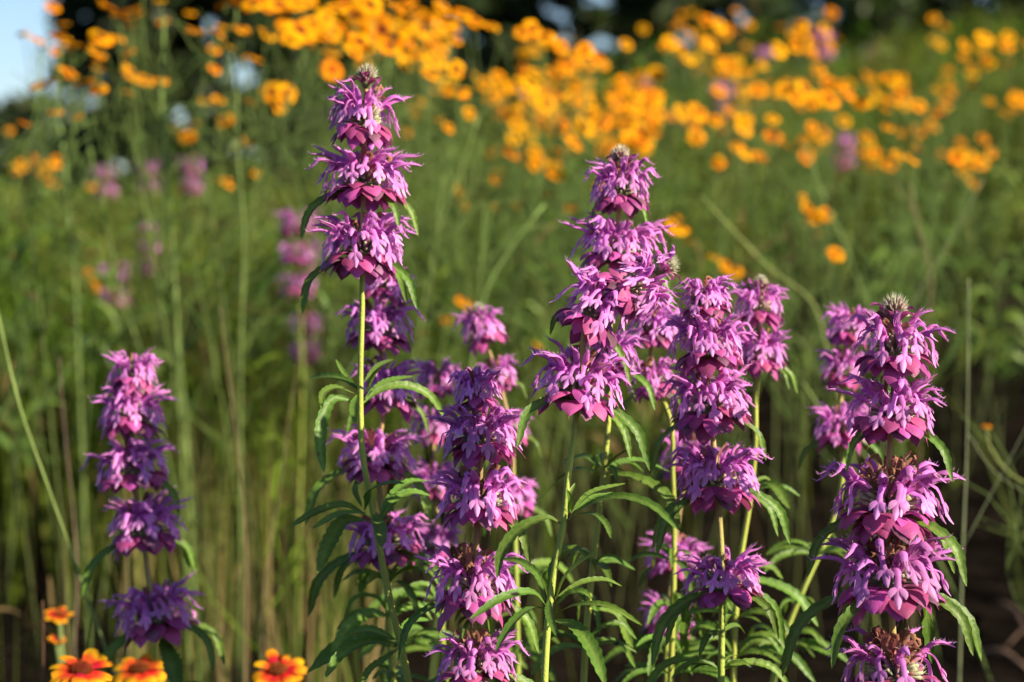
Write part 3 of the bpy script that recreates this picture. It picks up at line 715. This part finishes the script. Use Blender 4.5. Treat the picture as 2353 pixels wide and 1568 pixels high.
GC = 'golden coreopsis plants behind the purple spikes'
cor = [  # label, depth, heads, seed heads
 ('coreopsis with flat umbrella of orange blooms against the open sky', 2.45, [(140, 88, 78), (112, 188, 72), (155, 166, 66), (196, 192, 62), (84, 196, 56), (228, 206, 48), (172, 108, 52)], [(96, 112, 26)], .25),
 ('coreopsis with stacked pairs of yellow blooms at the edge of the dark oak', 2.6, [(245, 14, 62), (300, 24, 56), (232, 86, 64), (270, 90, 50), (222, 122, 60), (296, 122, 52), (318, 34, 46)], [(312, 82, 26)], .3),
 ('coreopsis with three yellow blooms in a row before the dark oak', 2.7, [(302, 170, 60), (364, 186, 56), (334, 184, 48), (292, 212, 40)], [], .3),
 ('coreopsis with a thin level row of small blooms across the dark oak', 2.5, [(450, 74, 66), (500, 76, 62), (556, 68, 58), (612, 76, 60), (560, 132, 42)], [(300, 70, 22), (540, 96, 24)], .2),
 ('coreopsis with blooms cut off by the picture top, above the dark oak', 2.3, [(522, 6, 72), (582, 10, 78), (640, 14, 80), (676, 20, 66)], [], .3),
 ('coreopsis with small scattered blooms low against the dark oak', 3.0, [(470, 228, 46), (502, 230, 40), (516, 280, 48), (432, 316, 48), (446, 288, 44), (396, 294, 46), (572, 330, 44)], [], .5),
 ('coreopsis with a dark-eyed bloom facing out beside the tallest spike', 2.6, [(626, 212, 62), (656, 216, 56), (640, 246, 44), (576, 236, 40), (666, 206, 46)], [], .7),
 ('coreopsis with two lone small orange blooms over grey green grass', 3.4, [(416, 434, 46), (520, 420, 42), (590, 400, 30)], [], .5),
 ('coreopsis drift plant with large blooms hanging over the tallest spike', 2.35, [(690, 70, 78), (722, 56, 76), (745, 86, 72), (700, 100, 66), (668, 92, 60), (775, 20, 70)], [], .5),
 ('coreopsis with long row of blooms reaching into the thick drift', 2.4, [(820, 36, 84), (864, 28, 78), (878, 70, 82), (902, 88, 78), (850, 74, 66), (826, 98, 60), (930, 54, 64)], [], .6),
 ('coreopsis with the biggest bright bloom, just above the tallest spike', 2.3, [(895, 108, 76), (810, 120, 72), (850, 14, 78), (795, 10, 70), (910, 20, 66)], [], .8),
 ('coreopsis with blooms in a slanting line past the dark oak gap', 2.6, [(1062, 34, 58), (1092, 52, 60), (1128, 60, 56), (1030, 54, 50), (985, 44, 56), (960, 70, 50)], [], .5),
 ('coreopsis with bright round bloom at the drift edge before the dark oak', 2.5, [(1250, 86, 66), (1222, 66, 56), (1200, 76, 50), (1290, 110, 54), (1345, 116, 48)], [], .9),
 ('coreopsis with large single bloom facing out, clear of the drift', 2.45, [(988, 170, 72), (1052, 210, 76), (1048, 160, 46)], [], 1.1),
 ('coreopsis with drooping pair of small blooms in open grass', 2.8, [(1008, 274, 38), (1030, 294, 40), (1080, 262, 34)], [], .8),
 ('coreopsis with bright stacked blooms just above the upright bristly spike', 2.7, [(1440, 290, 66), (1468, 300, 60), (1445, 318, 56), (1340, 292, 58), (1320, 330, 48), (1474, 330, 48)], [], .9),
 ('coreopsis with one round bloom low beside the upright bristly spike', 2.9, [(1280, 400, 58), (1242, 372, 44), (1228, 380, 36)], [], .9),
 ('coreopsis with dull orange blooms low in green grass', 3.4, [(1058, 442, 44), (1064, 470, 44), (1048, 428, 34), (1190, 470, 24)], [], .6),
 ('coreopsis on the bank with two round blooms one above the other', 2.8, [(1602, 258, 58), (1600, 312, 58), (1642, 278, 36)], [(1660, 310, 30)], 1.1),
 ('coreopsis on the bank with blooms in a short steep stair', 2.8, [(1680, 256, 42), (1706, 278, 40), (1692, 336, 42), (1712, 352, 40), (1650, 374, 38)], [(1690, 320, 30)], .8),
 ('coreopsis on the bank with dark-eyed blooms in a tight row', 2.7, [(1802, 210, 64), (1848, 206, 54), (1866, 236, 50), (1906, 228, 58), (1830, 226, 46)], [(1740, 300, 28), (1780, 310, 26)], 1.0),
 ('coreopsis on the bank with blooms beside dark seed heads', 2.9, [(2045, 182, 56), (2070, 206, 44), (2112, 242, 52), (2050, 232, 48), (2040, 292, 38), (1980, 236, 42)], [(2172, 214, 30), (2184, 238, 30), (2092, 205, 28), (2166, 270, 32)], .8),
 ('coreopsis near the bank top with a bright wide bloom', 3.3, [(1864, 124, 60), (1840, 60, 44), (1826, 110, 42), (1880, 160, 40)], [], .7),
 ('coreopsis on the bank with faint trailing blooms', 3.1, [(1866, 292, 40), (1856, 312, 36), (1888, 318, 36), (1846, 322, 34)], [(1770, 370, 28), (1720, 390, 26)], .8),
 ('coreopsis with a fork of tan stems and blooms going to seed', 2.7, [(2010, 352, 38), (2060, 356, 40), (2095, 366, 42), (2200, 362, 50), (2226, 384, 36)], [(2110, 350, 30), (2182, 378, 26), (2120, 400, 32), (2170, 430, 36), (2286, 330, 26)], .6),
 ('coreopsis in mid meadow with three low orange blooms', 2.8, [(1854, 478, 38), (1872, 500, 42), (1896, 494, 40), (1886, 540, 34), (1845, 455, 30)], [], .7),
 ('coreopsis with a bright lone bloom over bare green grass', 2.6, [(1920, 584, 50)], [(1815, 596, 38), (1896, 622, 34), (1870, 562, 24), (1945, 560, 24)], .8),
 ('coreopsis with blooms low beside the upright bristly spike', 2.6, [(1560, 528, 54), (1545, 520, 44), (1580, 560, 40), (1640, 590, 40), (1665, 612, 44), (1690, 625, 40)], [(1620, 640, 30)], .8),
 ('coreopsis with small blooms down beside the tallest stem', 2.8, [(1030, 736, 42), (970, 764, 40), (1080, 702, 52), (1062, 694, 40)], [], .5),
 ('coreopsis with a pale bloom pair low in the grass below the sky', 3.2, [(204, 634, 42), (212, 660, 46), (30, 590, 44), (258, 678, 26)], [], .8),
 ('coreopsis with faint orange cluster under the open sky', 4.2, [(100, 392, 46), (84, 366, 40), (130, 372, 44), (120, 420, 38), (50, 380, 36), (22, 300, 26), (40, 392, 34), (210, 430, 34)], [], .8),
 ('coreopsis with a couple of small blooms beside the slender pink spike', 2.7, [(1236, 796, 28), (1560, 500, 22)], [(1655, 400, 22)], .6),
 ('coreopsis with tiny bloom bud above the dark soil', 1.9, [(2268, 980, 24)], [(2206, 950, 18)], .6),
]
for i, (lab, d, hd, sd, fc) in enumerate(cor):
    coreopsis(lab, hd, d, 700 + i, True, GC, sd, fc)

# the thick of the drift and the thin scatter on the bank
rf = random.Random(77)
def scatter_plants(n, boxf, dr, sr, nh, label, group, face, seed0, spread=(46, 34), nseed=0):
    for i in range(n):
        x, y = boxf(); d = rf.uniform(*dr)
        k = rf.randint(*nh)
        hd = [(x + rf.gauss(0, spread[0]) * 2.8 / d, y + rf.gauss(0, spread[1]) * 2.8 / d, 140 / d * rf.uniform(*sr)) for _ in range(k)]
        sd = [(x + rf.gauss(0, spread[0]) * 2.8 / d, y + abs(rf.gauss(0, spread[1])) * 2.8 / d, 78 / d) for _ in range(nseed)]
        coreopsis(label, hd, d, seed0 + i, False, group, sd, face)
def band1():
    x = rf.uniform(640, 1010); return x, 62 + (x - 640) * .05 + rf.gauss(0, 34)
scatter_plants(14, band1, (2.5, 3.1), (.85, 1.1), (5, 7), 'coreopsis packed into the golden drift above the tallest spike', 'coreopsis in the upper golden drift', .7, 900)
def band2():
    x = rf.uniform(1090, 1500); return x, 205 + (x - 1090) * .12 + rf.gauss(0, 48)
scatter_plants(24, band2, (3.1, 4.2), (.95, 1.2), (6, 8), 'coreopsis packed into the golden drift running down behind the upright bristly spike', 'coreopsis in the lower golden drift', .9, 930)
def band3():
    return rf.uniform(1480, 2360), 70 + 330 * rf.random() ** 1.3
scatter_plants(30, band3, (3.0, 5.2), (.8, 1.2), (4, 7), 'small soft coreopsis scattered up the grassy bank', 'coreopsis scattered on the bank', .8, 960, (62, 40), 2)
def band6():
    return rf.uniform(40, 640), rf.uniform(20, 330)
scatter_plants(6, band6, (2.3, 3.3), (.6, .9), (3, 5), 'thin coreopsis with a few small blooms against the dark oak', 'coreopsis before the dark oak', .35, 1100, (60, 34))
def band7():
    return rf.uniform(1050, 1500), rf.uniform(300, 470)
scatter_plants(6, band7, (2.8, 3.8), (.6, .9), (2, 4), 'thin coreopsis with few blooms in green grass behind the upright bristly spike', 'coreopsis in the green grass', .8, 1130, (60, 40))
def band4():
    return rf.uniform(850, 1300), rf.uniform(130, 400)
scatter_plants(9, band4, (3.6, 5), (.7, .95), (3, 5), 'small soft coreopsis in the grass beneath the golden drift', 'coreopsis beneath the drift', .8, 990, (70, 60))
def band5():
    return rf.uniform(1560, 1790), rf.uniform(20, 170)
scatter_plants(6, band5, (5, 8), (.8, 1.1), (4, 7), 'tiny coreopsis on the skyline by the thin tree', 'coreopsis on the skyline', .8, 1010, (60, 40))

# ------------------------------------------------------------------ blanket flowers
GR = (.62, .045, .02); GY = (.88, .42, .015)
def blanket_ray(seed):
    r = random.Random(seed); mb = MB()
    pts = crom([V(.2, 0, 0), V(.5, 0, .06), V(.8, 0, .05), V(1.0, 0, r.uniform(-.06, .04))], 6)
    e = r.uniform(.5, .66)
    mb.ribbon(pts, [.1, .16, .2, .23, .22, .15], V(0, 0, 1), [-1, -.33, .33, 1], -.2, lambda t, u: mix(GR, GY, sstep(e - .1, e + .14, t + .06 * abs(u))))
    return mb.mesh('petal', M_YEL)
BRAY = [blanket_ray(i) for i in range(4)]
bd = MB()
bd.tube([V(0, 0, -.15), V(0, 0, -.05), V(0, 0, .05), V(0, 0, .14), V(0, 0, .18)], [.05, .25, .3, .22, .05], 10, (.10, .12, .03), (.16, .02, .012))
for i in range(90):
    q = .3 * math.sqrt((i + .5) / 90); a = i * 2.4; p = V(math.cos(a) * q, math.sin(a) * q, .05 + .12 * (1 - (q / .3) ** 2))
    bd.tube([p - V(0, 0, .05), p + V(math.cos(a) * .05, math.sin(a) * .05, .07)], [.02, .012], 4, (.2, .02, .012), (.42, .10, .02))
BDISC = bd.mesh('flower_head', M_DISC)
def blanket(label, x, y, wd, d, seed, young=False, tilt=.5):
    r = random.Random(seed); u = r.uniform
    p = P(x, y, d); rad = wd / 2 * K * d; bx, by = p.x + u(-.02, .02), p.y + u(0, .03)
    base = V(bx, by, gh(bx, by) - .012); t = thing('blanket_flower', label, 'flower', base, 'blanket flowers low among the stems')
    l = p - base; n = (V(u(-.1, .3), -tilt, 1)).normalized()
    mb = MB(); mb.tube(crom([V(0, 0, 0), l * .5 + V(.01, 0, 0), l - n * rad * .1], 9), [.0018] * 9, 6, (.12, .16, .05))
    ob('stem', mb.mesh('stem', M_STEM), t)
    h = ob('flower_head', BDISC, t, l, V(0, 0, 1).rotation_difference(n), rad)
    k = 13
    for i in range(k):
        ob('petal', r.choice(BRAY), h, (0, 0, .02), (u(-.15, .15), u(-.15, .25) if not young else u(-.6, -.2), i * 6.283 / k + u(-.08, .08)), u(.9, 1.05))
    for i in range(6):
        a = u(0, 6.28); z = l.z * u(.05, .6); ln = u(.05, .09); b0 = base + l * (z / l.z)
        dd = V(math.cos(a), math.sin(a), 0)
        add_leaf(t, base, [b0, b0 + dd * ln * .5 + V(0, 0, .02), b0 + dd * ln], .007, seed * 50 + i, 1, False)
blanket('widest red blanket flower with yellow petal tips, beside the violet spike', 188, 1540, 152, 1.38, 1, tilt=.42)
blanket('red blanket flower with yellow tips right behind the violet spike stem', 322, 1538, 130, 1.5, 2, tilt=.45)
blanket('red and yellow blanket flower standing alone beside a green leaf tip', 640, 1540, 128, 1.5, 3, tilt=.6)
blanket('small orange blanket flower seen edge on above the row of red ones', 136, 1412, 72, 1.7, 4, tilt=.25)
blanket('tiny pale orange blanket flower bud between the edge-on one and the row', 130, 1476, 46, 1.7, 5, True, .2)

# ------------------------------------------------------------------ stalks, weeds and grass
def stalk(label, pts, d, r0, r1, c0, c1, seed, arcs=(), branches=(), group='single stalks in the blurred meadow', name='grass_stalk', cat='grass'):
    rr = random.Random(seed)
    w = [P(x, y, dd if dd else d) for x, y, dd in [(p + (None,))[:3] for p in pts]]
    b = w[-1]; a = w[-2]; sl_ = b - a
    k = sl_.x / sl_.z if sl_.z < -.01 else 0
    bx = b.x - k * max(-.1, min(.6, b.z)) * .6; bx = max(b.x - .15, min(b.x + .15, bx))
    base = V(bx, b.y, gh(bx, b.y) - .012)
    t = thing(name, label, cat, base, group)
    full = [p - base for p in w] + [V(0, 0, 0)]
    n = 6 * len(full); sp = crom(full, n)
    r0 *= .5; r1 *= .52
    mb = MB(); rad = [r1 + (r0 - r1) * i / (n - 1) for i in range(n)]
    for i in range(4, n, 9): rad[i] *= 1.3
    mb.tube(sp, rad, 7, c1, c0)
    for br in branches:
        q = [P(x, y, d) - base for x, y in br]; s0 = min(sp, key=lambda s: (s - q[0]).length)
        mb.tube(crom([s0] + q[1:], 8), interp([r1 * .9, r1 * .5], 8), 5, c1, c1)
    ob('stem', mb.mesh('stem', M_STEM), t)
    for i, (wpx, ap) in enumerate(arcs):
        q = [P(x, y, d + .03 * i) for x, y in ap]; s0 = min(sp, key=lambda s: (s + base - q[0]).length) + base
        add_leaf(t, base, [s0] + q[1:], wpx / 2 * K * d, seed * 40 + i, .8, False)
GS0, GS1 = (.12, .17, .045), (.19, .26, .07); TN0, TN1 = (.20, .15, .08), (.30, .23, .12)
stalk('smooth slanting green stalk crossing in front of the violet spike corner', [(-10, 700), (45, 935), (110, 1120), (185, 1330), (252, 1520)], 1.62, .0022, .0019, GS0, GS1, 1)
stalk('thick pale green stalk under the flat umbrella of orange blooms', [(128, 225), (146, 360), (158, 500), (172, 640), (178, 780)], 2.8, .0046, .0040, GS0, GS1, 2,
      arcs=[(26, [(165, 560), (110, 520), (55, 560), (26, 680)]), (26, [(172, 690), (110, 660), (50, 710), (20, 800)]), (26, [(176, 720), (215, 690), (260, 720), (285, 800)]), (24, [(172, 600), (210, 560), (240, 580)]), (22, [(178, 800), (230, 790), (270, 860)])])
stalk('long straight green stalk rising past the dark oak to the picture top', [(543, 20), (546, 160), (545, 330), (560, 520), (556, 720)], 2.3, .0026, .0014, GS0, GS1, 3, branches=[[(546, 250), (500, 190), (430, 90), (395, 30)], [(548, 330), (505, 370), (468, 330)]])
stalk('leaning green stalk forked near its top before the dark oak', [(300, 80), (318, 250), (340, 430), (368, 560), (398, 700), (412, 820)], 2.9, .0034, .0011, GS0, GS1, 4, branches=[[(330, 330), (400, 200), (470, 120)]])
stalk('thin green stalk standing between the leaning stalk and the thick pale one', [(190, 260), (215, 380), (245, 520), (280, 680), (320, 800)], 2.5, .0026, .0018, GS0, GS1, 5)
stalk('slender upright stalk against the dark oak edge', [(378, 40), (370, 230), (388, 420), (400, 620), (408, 800)], 2.4, .0024, .002, GS0, GS1, 6)
stalk('bright yellow green stalk slanting down the grass beside the slender pink spike', [(1610, 450), (1680, 525), (1760, 610), (1870, 700), (1900, 800)], 2.3, .0026, .0018, (.2, .24, .07), (.26, .30, .09), 7)
stalk('pale grey green stalk standing over the dark soil past the stout spike', [(2226, 640), (2224, 860), (2220, 1080), (2212, 1260), (2206, 1500)], 1.75, .0025, .0009, (.15, .18, .09), (.2, .24, .12), 8, branches=[[(2215, 1240), (2280, 1130), (2370, 960)], [(2222, 1000), (2290, 1090), (2370, 1140)]])
stalk('tall pale forked stalk on the bank leaning outward', [(2262, 410), (2190, 540), (2130, 640), (2075, 760), (2050, 900)], 2.3, .0024, .001, (.16, .19, .08), (.24, .26, .12), 9)
stalk('tan forked stalk on the bank below blooms going to seed', [(2090, 420), (2110, 520), (2140, 620), (2130, 760)], 2.6, .0022, .001, TN0, TN1, 10, branches=[[(2105, 500), (2070, 440), (2040, 400)]])
stalk('thin green stalk running down from the blooms on the bank', [(1850, 330), (1890, 450), (1940, 560), (1990, 700)], 2.7, .0028, .0022, GS0, GS1, 11)
stalk('grey stalk leaning through shade behind the stout spike', [(1845, 880), (1900, 960), (2000, 1060), (2090, 1180)], 2.0, .0022, .002, GS0, GS1, 12)
stalk('tan dry stalk standing in pale grass beside the tallest stem leaves', [(505, 700), (530, 900), (552, 1080), (566, 1300), (562, 1560)], 1.9, .0018, .0005, TN0, TN1, 13)
stalk('second tan dry stalk in the pale grass, thinner and leaning', [(690, 800), (662, 980), (640, 1150), (610, 1330), (600, 1560)], 2.0, .0016, .0005, TN0, TN1, 14)
stalk('pinkish dry stem between the slanting stalk and the violet spike', [(135, 820), (150, 1000), (168, 1180), (178, 1320), (170, 1500)], 1.95, .002, .0005, (.2, .13, .1), (.26, .17, .13), 15)
stalk('upright light green stalk beside the violet spike', [(405, 660), (415, 830), (424, 960), (432, 1080)], 2.5, .0034, .0016, GS0, GS1, 16)
stalk('thin red brown stem at the foot of the orange edge-on flower', [(98, 1380), (100, 1470), (98, 1580)], 1.6, .0011, .0009, (.12, .06, .04), (.14, .07, .04), 17)
stalk('thin pale stalk behind the bent spike rising to the golden drift', [(1100, 265), (1060, 390), (1010, 520), (985, 640)], 2.6, .0026, .002, GS0, GS1, 18)
stalk('light green stalk in open grass between the two tall spikes', [(1250, 470), (1180, 560), (1120, 660), (1090, 800)], 2.3, .0028, .0022, GS0, GS1, 19)
stalk('curving yellow green stem carrying a tiny bud over the dark soil', [(2266, 985), (2275, 1030), (2310, 1080), (2390, 1130)], 1.9, .0018, .0016, (.17, .19, .05), (.22, .24, .07), 20)

def leafy_weed(label, x, y, d, hpx, seed, tone, group):
    r = random.Random(seed); u = r.uniform
    p = P(x, y, d); g = gh(p.x, p.y); base = V(p.x + u(-.05, .05), p.y, g - .012); top = p - base
    t = thing('leafy_weed', label, 'plant', base, group)
    mb = MB(); sp = crom([V(0, 0, 0), top * .5 + V(u(-.03, .03), 0, 0), top], 10)
    mb.tube(sp, interp([.002, .001], 10), 6, mix(GS0, (.06, .05, .03), .5), GS1); ob('stem', mb.mesh('stem', M_STEM), t)
    for i in range(11):
        q = sp[r.randint(6, 9)] + base; a = u(0, 6.283); ln = u(.04, .09)
        dd = V(math.cos(a), math.sin(a), 0)
        add_leaf(t, base, [q, q + dd * ln * .45 + V(0, 0, ln * .35), q + dd * ln * .95 + V(0, 0, ln * u(-.2, .3))], ln * .11, seed * 60 + i, tone, False)
wd_ = [(2030, 600), (2120, 560), (2210, 600), (2290, 640), (2340, 560), (2160, 700), (2260, 730), (2320, 800), (1990, 700), (2080, 480), (2320, 430), (1500, 620), (1250, 640), (1190, 700), (720, 600), (600, 560), (500, 640), (60, 640), (120, 760), (260, 560), (40, 860), (1780, 560), (1700, 720), (1860, 760)]
for i, (x, y) in enumerate(wd_):
    right = x > 1900
    leafy_weed('soft green leafy weed on the bank beyond the stout spike' if right else ('soft green leafy weed in the meadow between and behind the tall spikes' if x > 650 else 'soft green leafy weed among the pale grass under the sky'), x, y, rf.uniform(2.3, 3.4) + (1.4 if right else .5), 200, 40 + i, rf.uniform(.55, .95),
        'leafy weeds on the bank' if right else ('leafy weeds behind the spikes' if x > 650 else 'leafy weeds in the pale grass'))

for i, (x0, y0, x1, y1, d, lab) in enumerate([(2300, 1430, 2370, 1510, 2.0, 'dry brown twig lying on the dark soil past the stout spike'), (2240, 1530, 2360, 1560, 1.95, 'thin dry twig resting flat on the soil beside the longer twig')]):
    def on_ground(px, py):
        a = P(px, py, 1); dr = (a - CAM); s = CAM.z / -dr.z; q = CAM + dr * s
        return V(q.x, q.y, gh(q.x, q.y) + .004)
    a, b = on_ground(x0, y0), on_ground(x1, y1)
    t = thing('dry_twig', lab, 'twig', a)
    mb = MB(); L_ = b - a
    mb.tube(crom([V(0, 0, 0), L_ * .5 + V(0, 0, .012), L_], 7), interp([.004, .002], 7), 6, (.14, .09, .06), (.2, .13, .09))
    ob('branch', mb.mesh('branch', M_BARK), t)
    mb = MB(); mb.tube(crom([L_ * .5 + V(0, 0, .01), L_ * .6 + V(.04, .02, .05), L_ * .62 + V(.08, .03, .07)], 5), [.002] * 5, 5, (.16, .1, .07))
    ob('side_twig', mb.mesh('side_twig', M_BARK), t)

def grass(name, label, n, dmin, dmax, hr, wr, tones, seed, dens=None, side=.30, curve=.35):
    g = np.random.default_rng(seed)
    d = dmin * (dmax / dmin) ** g.uniform(0, 1, n * 2)
    x = g.uniform(-1, 1, n * 2) * (d * side + .25)
    if dens is not None:
        keep = g.uniform(0, 1, n * 2) < np.array([dens(a, b) for a, b in zip(x, d)]); x = x[keep]; d = d[keep]
    x = x[:n]; d = d[:n]; n = len(x)
    # tufts: pull towards clump centres
    cx = np.round(x * 9 / np.sqrt(d)) / 9 * np.sqrt(d); pull = g.uniform(0, .55, n); x = x + (cx - x) * pull
    z = np.array([gh(a, b) for a, b in zip(x, d)]) - .015
    h = g.uniform(hr[0], hr[1], n) * g.uniform(.6, 1, n); wdt = g.uniform(wr[0], wr[1], n) * np.maximum(1, d / 2.2) ** .8
    a = g.uniform(0, 6.283, n); ln = h * curve * g.uniform(.1, 1, n) ** 1.5
    dx, dy = np.cos(a), np.sin(a); f = g.uniform(0, 6.283, n); sx, sy = np.cos(f), np.sin(f)
    vs = []
    for t, k in ((0, 1), (.38, .9), (.72, .6)):
        cxx = x + dx * ln * t * t; cyy = d + dy * ln * t * t; cz = z + h * t * (1 - .12 * t)
        for s in (-1, 1): vs.append(np.stack([cxx + s * sx * wdt * k * .5, cyy + s * sy * wdt * k * .5, cz], 1))
    vs.append(np.stack([x + dx * ln, d + dy * ln, z + h * .9], 1))
    v = np.stack(vs, 1).reshape(-1, 3)
    o = np.arange(n)[:, None] * 7
    tri = np.concatenate([o + np.array(q) for q in ([0, 1, 3], [0, 3, 2], [2, 3, 5], [2, 5, 4], [4, 5, 6])], 1).reshape(-1)
    nt_ = n * 5
    me = bpy.data.meshes.new(name); me.vertices.add(len(v)); me.loops.add(nt_ * 3); me.polygons.add(nt_)
    me.vertices.foreach_set('co', v.astype(np.float32).ravel()); me.loops.foreach_set('vertex_index', tri.astype(np.int32))
    me.polygons.foreach_set('loop_start', np.arange(0, nt_ * 3, 3, dtype=np.int32))
    tn = np.array(tones)[g.integers(0, len(tones), n)] * g.uniform(.7, 1.25, (n, 1))
    pn = np.array([mnoise.noise(Vector((a * 1.7, b * .9, 4.0))) for a, b in zip(x, d)]); p2 = np.array([mnoise.noise(Vector((a * 2.6 + 9, b * 1.4, 7.0))) for a, b in zip(x, d)])
    tn = tn * .8 * (1 + .75 * pn)[:, None] * np.stack([1 + .35 * p2, np.ones(n), 1 - .1 * p2], 1)
    arr = np.ones((n, 7, 4), np.float32); arr[:, :, :3] = np.clip(tn, .004, 1)[:, None, :]
    at = me.attributes.new('pigment', 'FLOAT_COLOR', 'POINT'); at.data.foreach_set('color', arr.ravel())
    me.materials.append(M_GRASS); me.update(calc_edges=True); me.validate()
    ob_ = ob(name, me); ob_['kind'] = 'stuff'; ob_['label'] = label; ob_['category'] = 'grass'
T1 = [(.095, .15, .018), (.07, .125, .015), (.15, .20, .028), (.11, .13, .03), (.20, .19, .06), (.04, .075, .012)]
T2 = [(.22, .18, .07), (.15, .19, .04), (.28, .21, .09), (.10, .15, .03)]
def dens_near(x, d):
    s = x / d
    start = 3.2 + 1.0 * sstep(-.12, .0, s) + 1.6 * sstep(.05, .13, s)
    patch = .5 + .5 * mnoise.noise(Vector((x * 2.2, d * 1.6, 3)))
    return max(.004, sstep(start - .4, start + 1.2, d) * max(0, min(1, patch * 1.8 - .25)))
grass('meadow_grass', 'fine green meadow grass filling the ground behind the flowers', 18000, 1.9, 9.0, (.22, .5), (.0022, .006), T1, 1, dens_near, curve=.9)
grass('meadow_grass', 'soft distant meadow grass running up the bank to the trees', 42000, 6.0, 36.0, (.25, .55), (.003, .006), T1, 2, curve=.6)
grass('dry_grass', 'tan and straw coloured dry grass standing around the violet spike', 1900, 1.8, 3.4, (.22, .46), (.002, .0045), T2, 3,
      lambda x, d: (sstep(-.19, -.13, x / d) * (1 - sstep(-.085, -.05, x / d)) + .08 * (x < 0)) * max(0, min(1, 2.6 * (.5 + .5 * mnoise.noise(Vector((x * 6, d * 3, 8)))) - .8)), curve=.3)

def strand_mesh(name, label, p0, p1, sag, wdt, tone, g):
    """thin bent stems and leaflets given as arrays of start, end, sag and width"""
    n = len(p0); f = g.normal(size=(n, 3)); ax = p1 - p0
    side = np.cross(ax, f); side /= np.linalg.norm(side, axis=1)[:, None] + 1e-9
    rows = []
    for t, k in ((0, 1), (.38, .95), (.72, .75)):
        c = p0 + ax * t + sag * (4 * t * (1 - t))
        for s_ in (-.5, .5): rows.append(c + side * (wdt * k * s_)[:, None])
    rows.append(p1)
    v = np.stack(rows, 1).reshape(-1, 3); o = np.arange(n)[:, None] * 7
    tri = np.concatenate([o + np.array(q) for q in ([0, 1, 3], [0, 3, 2], [2, 3, 5], [2, 5, 4], [4, 5, 6])], 1).reshape(-1)
    m = n * 5; me = bpy.data.meshes.new(name); me.vertices.add(len(v)); me.loops.add(m * 3); me.polygons.add(m)
    me.vertices.foreach_set('co', v.astype(np.float32).ravel()); me.loops.foreach_set('vertex_index', tri.astype(np.int32))
    me.polygons.foreach_set('loop_start', np.arange(0, m * 3, 3, dtype=np.int32))
    arr = np.ones((n, 7, 4), np.float32); arr[:, :, :3] = tone[:, None, :]
    at = me.attributes.new('pigment', 'FLOAT_COLOR', 'POINT'); at.data.foreach_set('color', arr.ravel())
    me.materials.append(M_GRASS); me.update(calc_edges=True); me.validate()
    o_ = ob(name, me); o_['kind'] = 'stuff'; o_['label'] = label; o_['category'] = 'plants'

def tangle(name, label, n, pos, hr, tones, seed, nb=9, nl=16):
    g = np.random.default_rng(seed); A = []; B = []; S = []; W = []; T = []
    tones = np.array(tones)
    for i in range(n):
        x, d = pos(g); h = g.uniform(*hr) * (.74 + .26 * sstep(-.12, .0, x / d) - .16 * sstep(.08, .16, x / d)); tn = tones[g.integers(0, len(tones))] * g.uniform(.75, 1.25)
        b = np.array([x, d, gh(x, d) - .015]); top = b + np.array([g.normal(0, .10), g.normal(0, .08), h])
        sg = np.array([g.normal(0, .03), g.normal(0, .03), 0]); w0 = g.uniform(.0022, .004) * max(1, d / 3) ** .5
        A.append(b); B.append(top); S.append(sg); W.append(w0); T.append(tn)
        for j in range(nb):
            t = g.uniform(.3, .95); p = b + (top - b) * t + sg * 4 * t * (1 - t); a = g.uniform(0, 6.283); l = g.uniform(.08, .24); e = g.uniform(.5, 1.25)
            dd = np.array([math.cos(a) * math.cos(e), math.sin(a) * math.cos(e), math.sin(e)]); q = p + dd * l
            s2 = np.array([math.cos(a), math.sin(a), -.4]) * l * .08
            A.append(p); B.append(q); S.append(s2); W.append(w0 * .6); T.append(tn)
            for k in range(nl // nb + 1):
                t2 = g.uniform(.1, 1); p2 = p + (q - p) * t2; a2 = g.uniform(0, 6.283); l2 = g.uniform(.025, .07); e2 = g.uniform(-.4, 1.1)
                A.append(p2); B.append(p2 + np.array([math.cos(a2) * math.cos(e2), math.sin(a2) * math.cos(e2), math.sin(e2)]) * l2)
                S.append(np.array([0, 0, l2 * .15])); W.append(g.uniform(.0025, .005) * max(1, d / 3) ** .5); T.append(tn * g.uniform(.85, 1.2))
    strand_mesh(name, label, np.array(A), np.array(B), np.array(S), np.array(W), np.array(T), g)
T3 = [(.08, .15, .016), (.12, .185, .022), (.06, .12, .015), (.15, .19, .036), (.10, .13, .026), (.14, .10, .045)]
def pos_mid(g):
    while True:
        d = 2.2 * (7.5 / 2.2) ** g.uniform(); x = g.uniform(-1, 1) * (d * .27 + .15); s_ = x / d
        st = 3.1 + .9 * sstep(-.1, .02, s_) + 1.5 * sstep(.06, .14, s_)
        if g.uniform() < .012 + sstep(st - .3, st + .9, d): return x, d
tangle('wild_herbs', 'tangle of fine green branching herbs and threadlike leaves behind the spikes', 620, pos_mid, (.34, .64), T3, 21, 10, 40)
def pos_right_shade(g):  # spots right of the view for herbs added to shade soil and lower stems
    while True:
        d = g.uniform(.25, 5.0); x = g.uniform(.55, 2.3)
        if x > .225 * d + .22: return x, d
tangle('wild_herbs', 'wild herbs added out of view beside the stout spike to shade the soil', 420, pos_right_shade, (.38, .62), T3, 22, 8, 24)
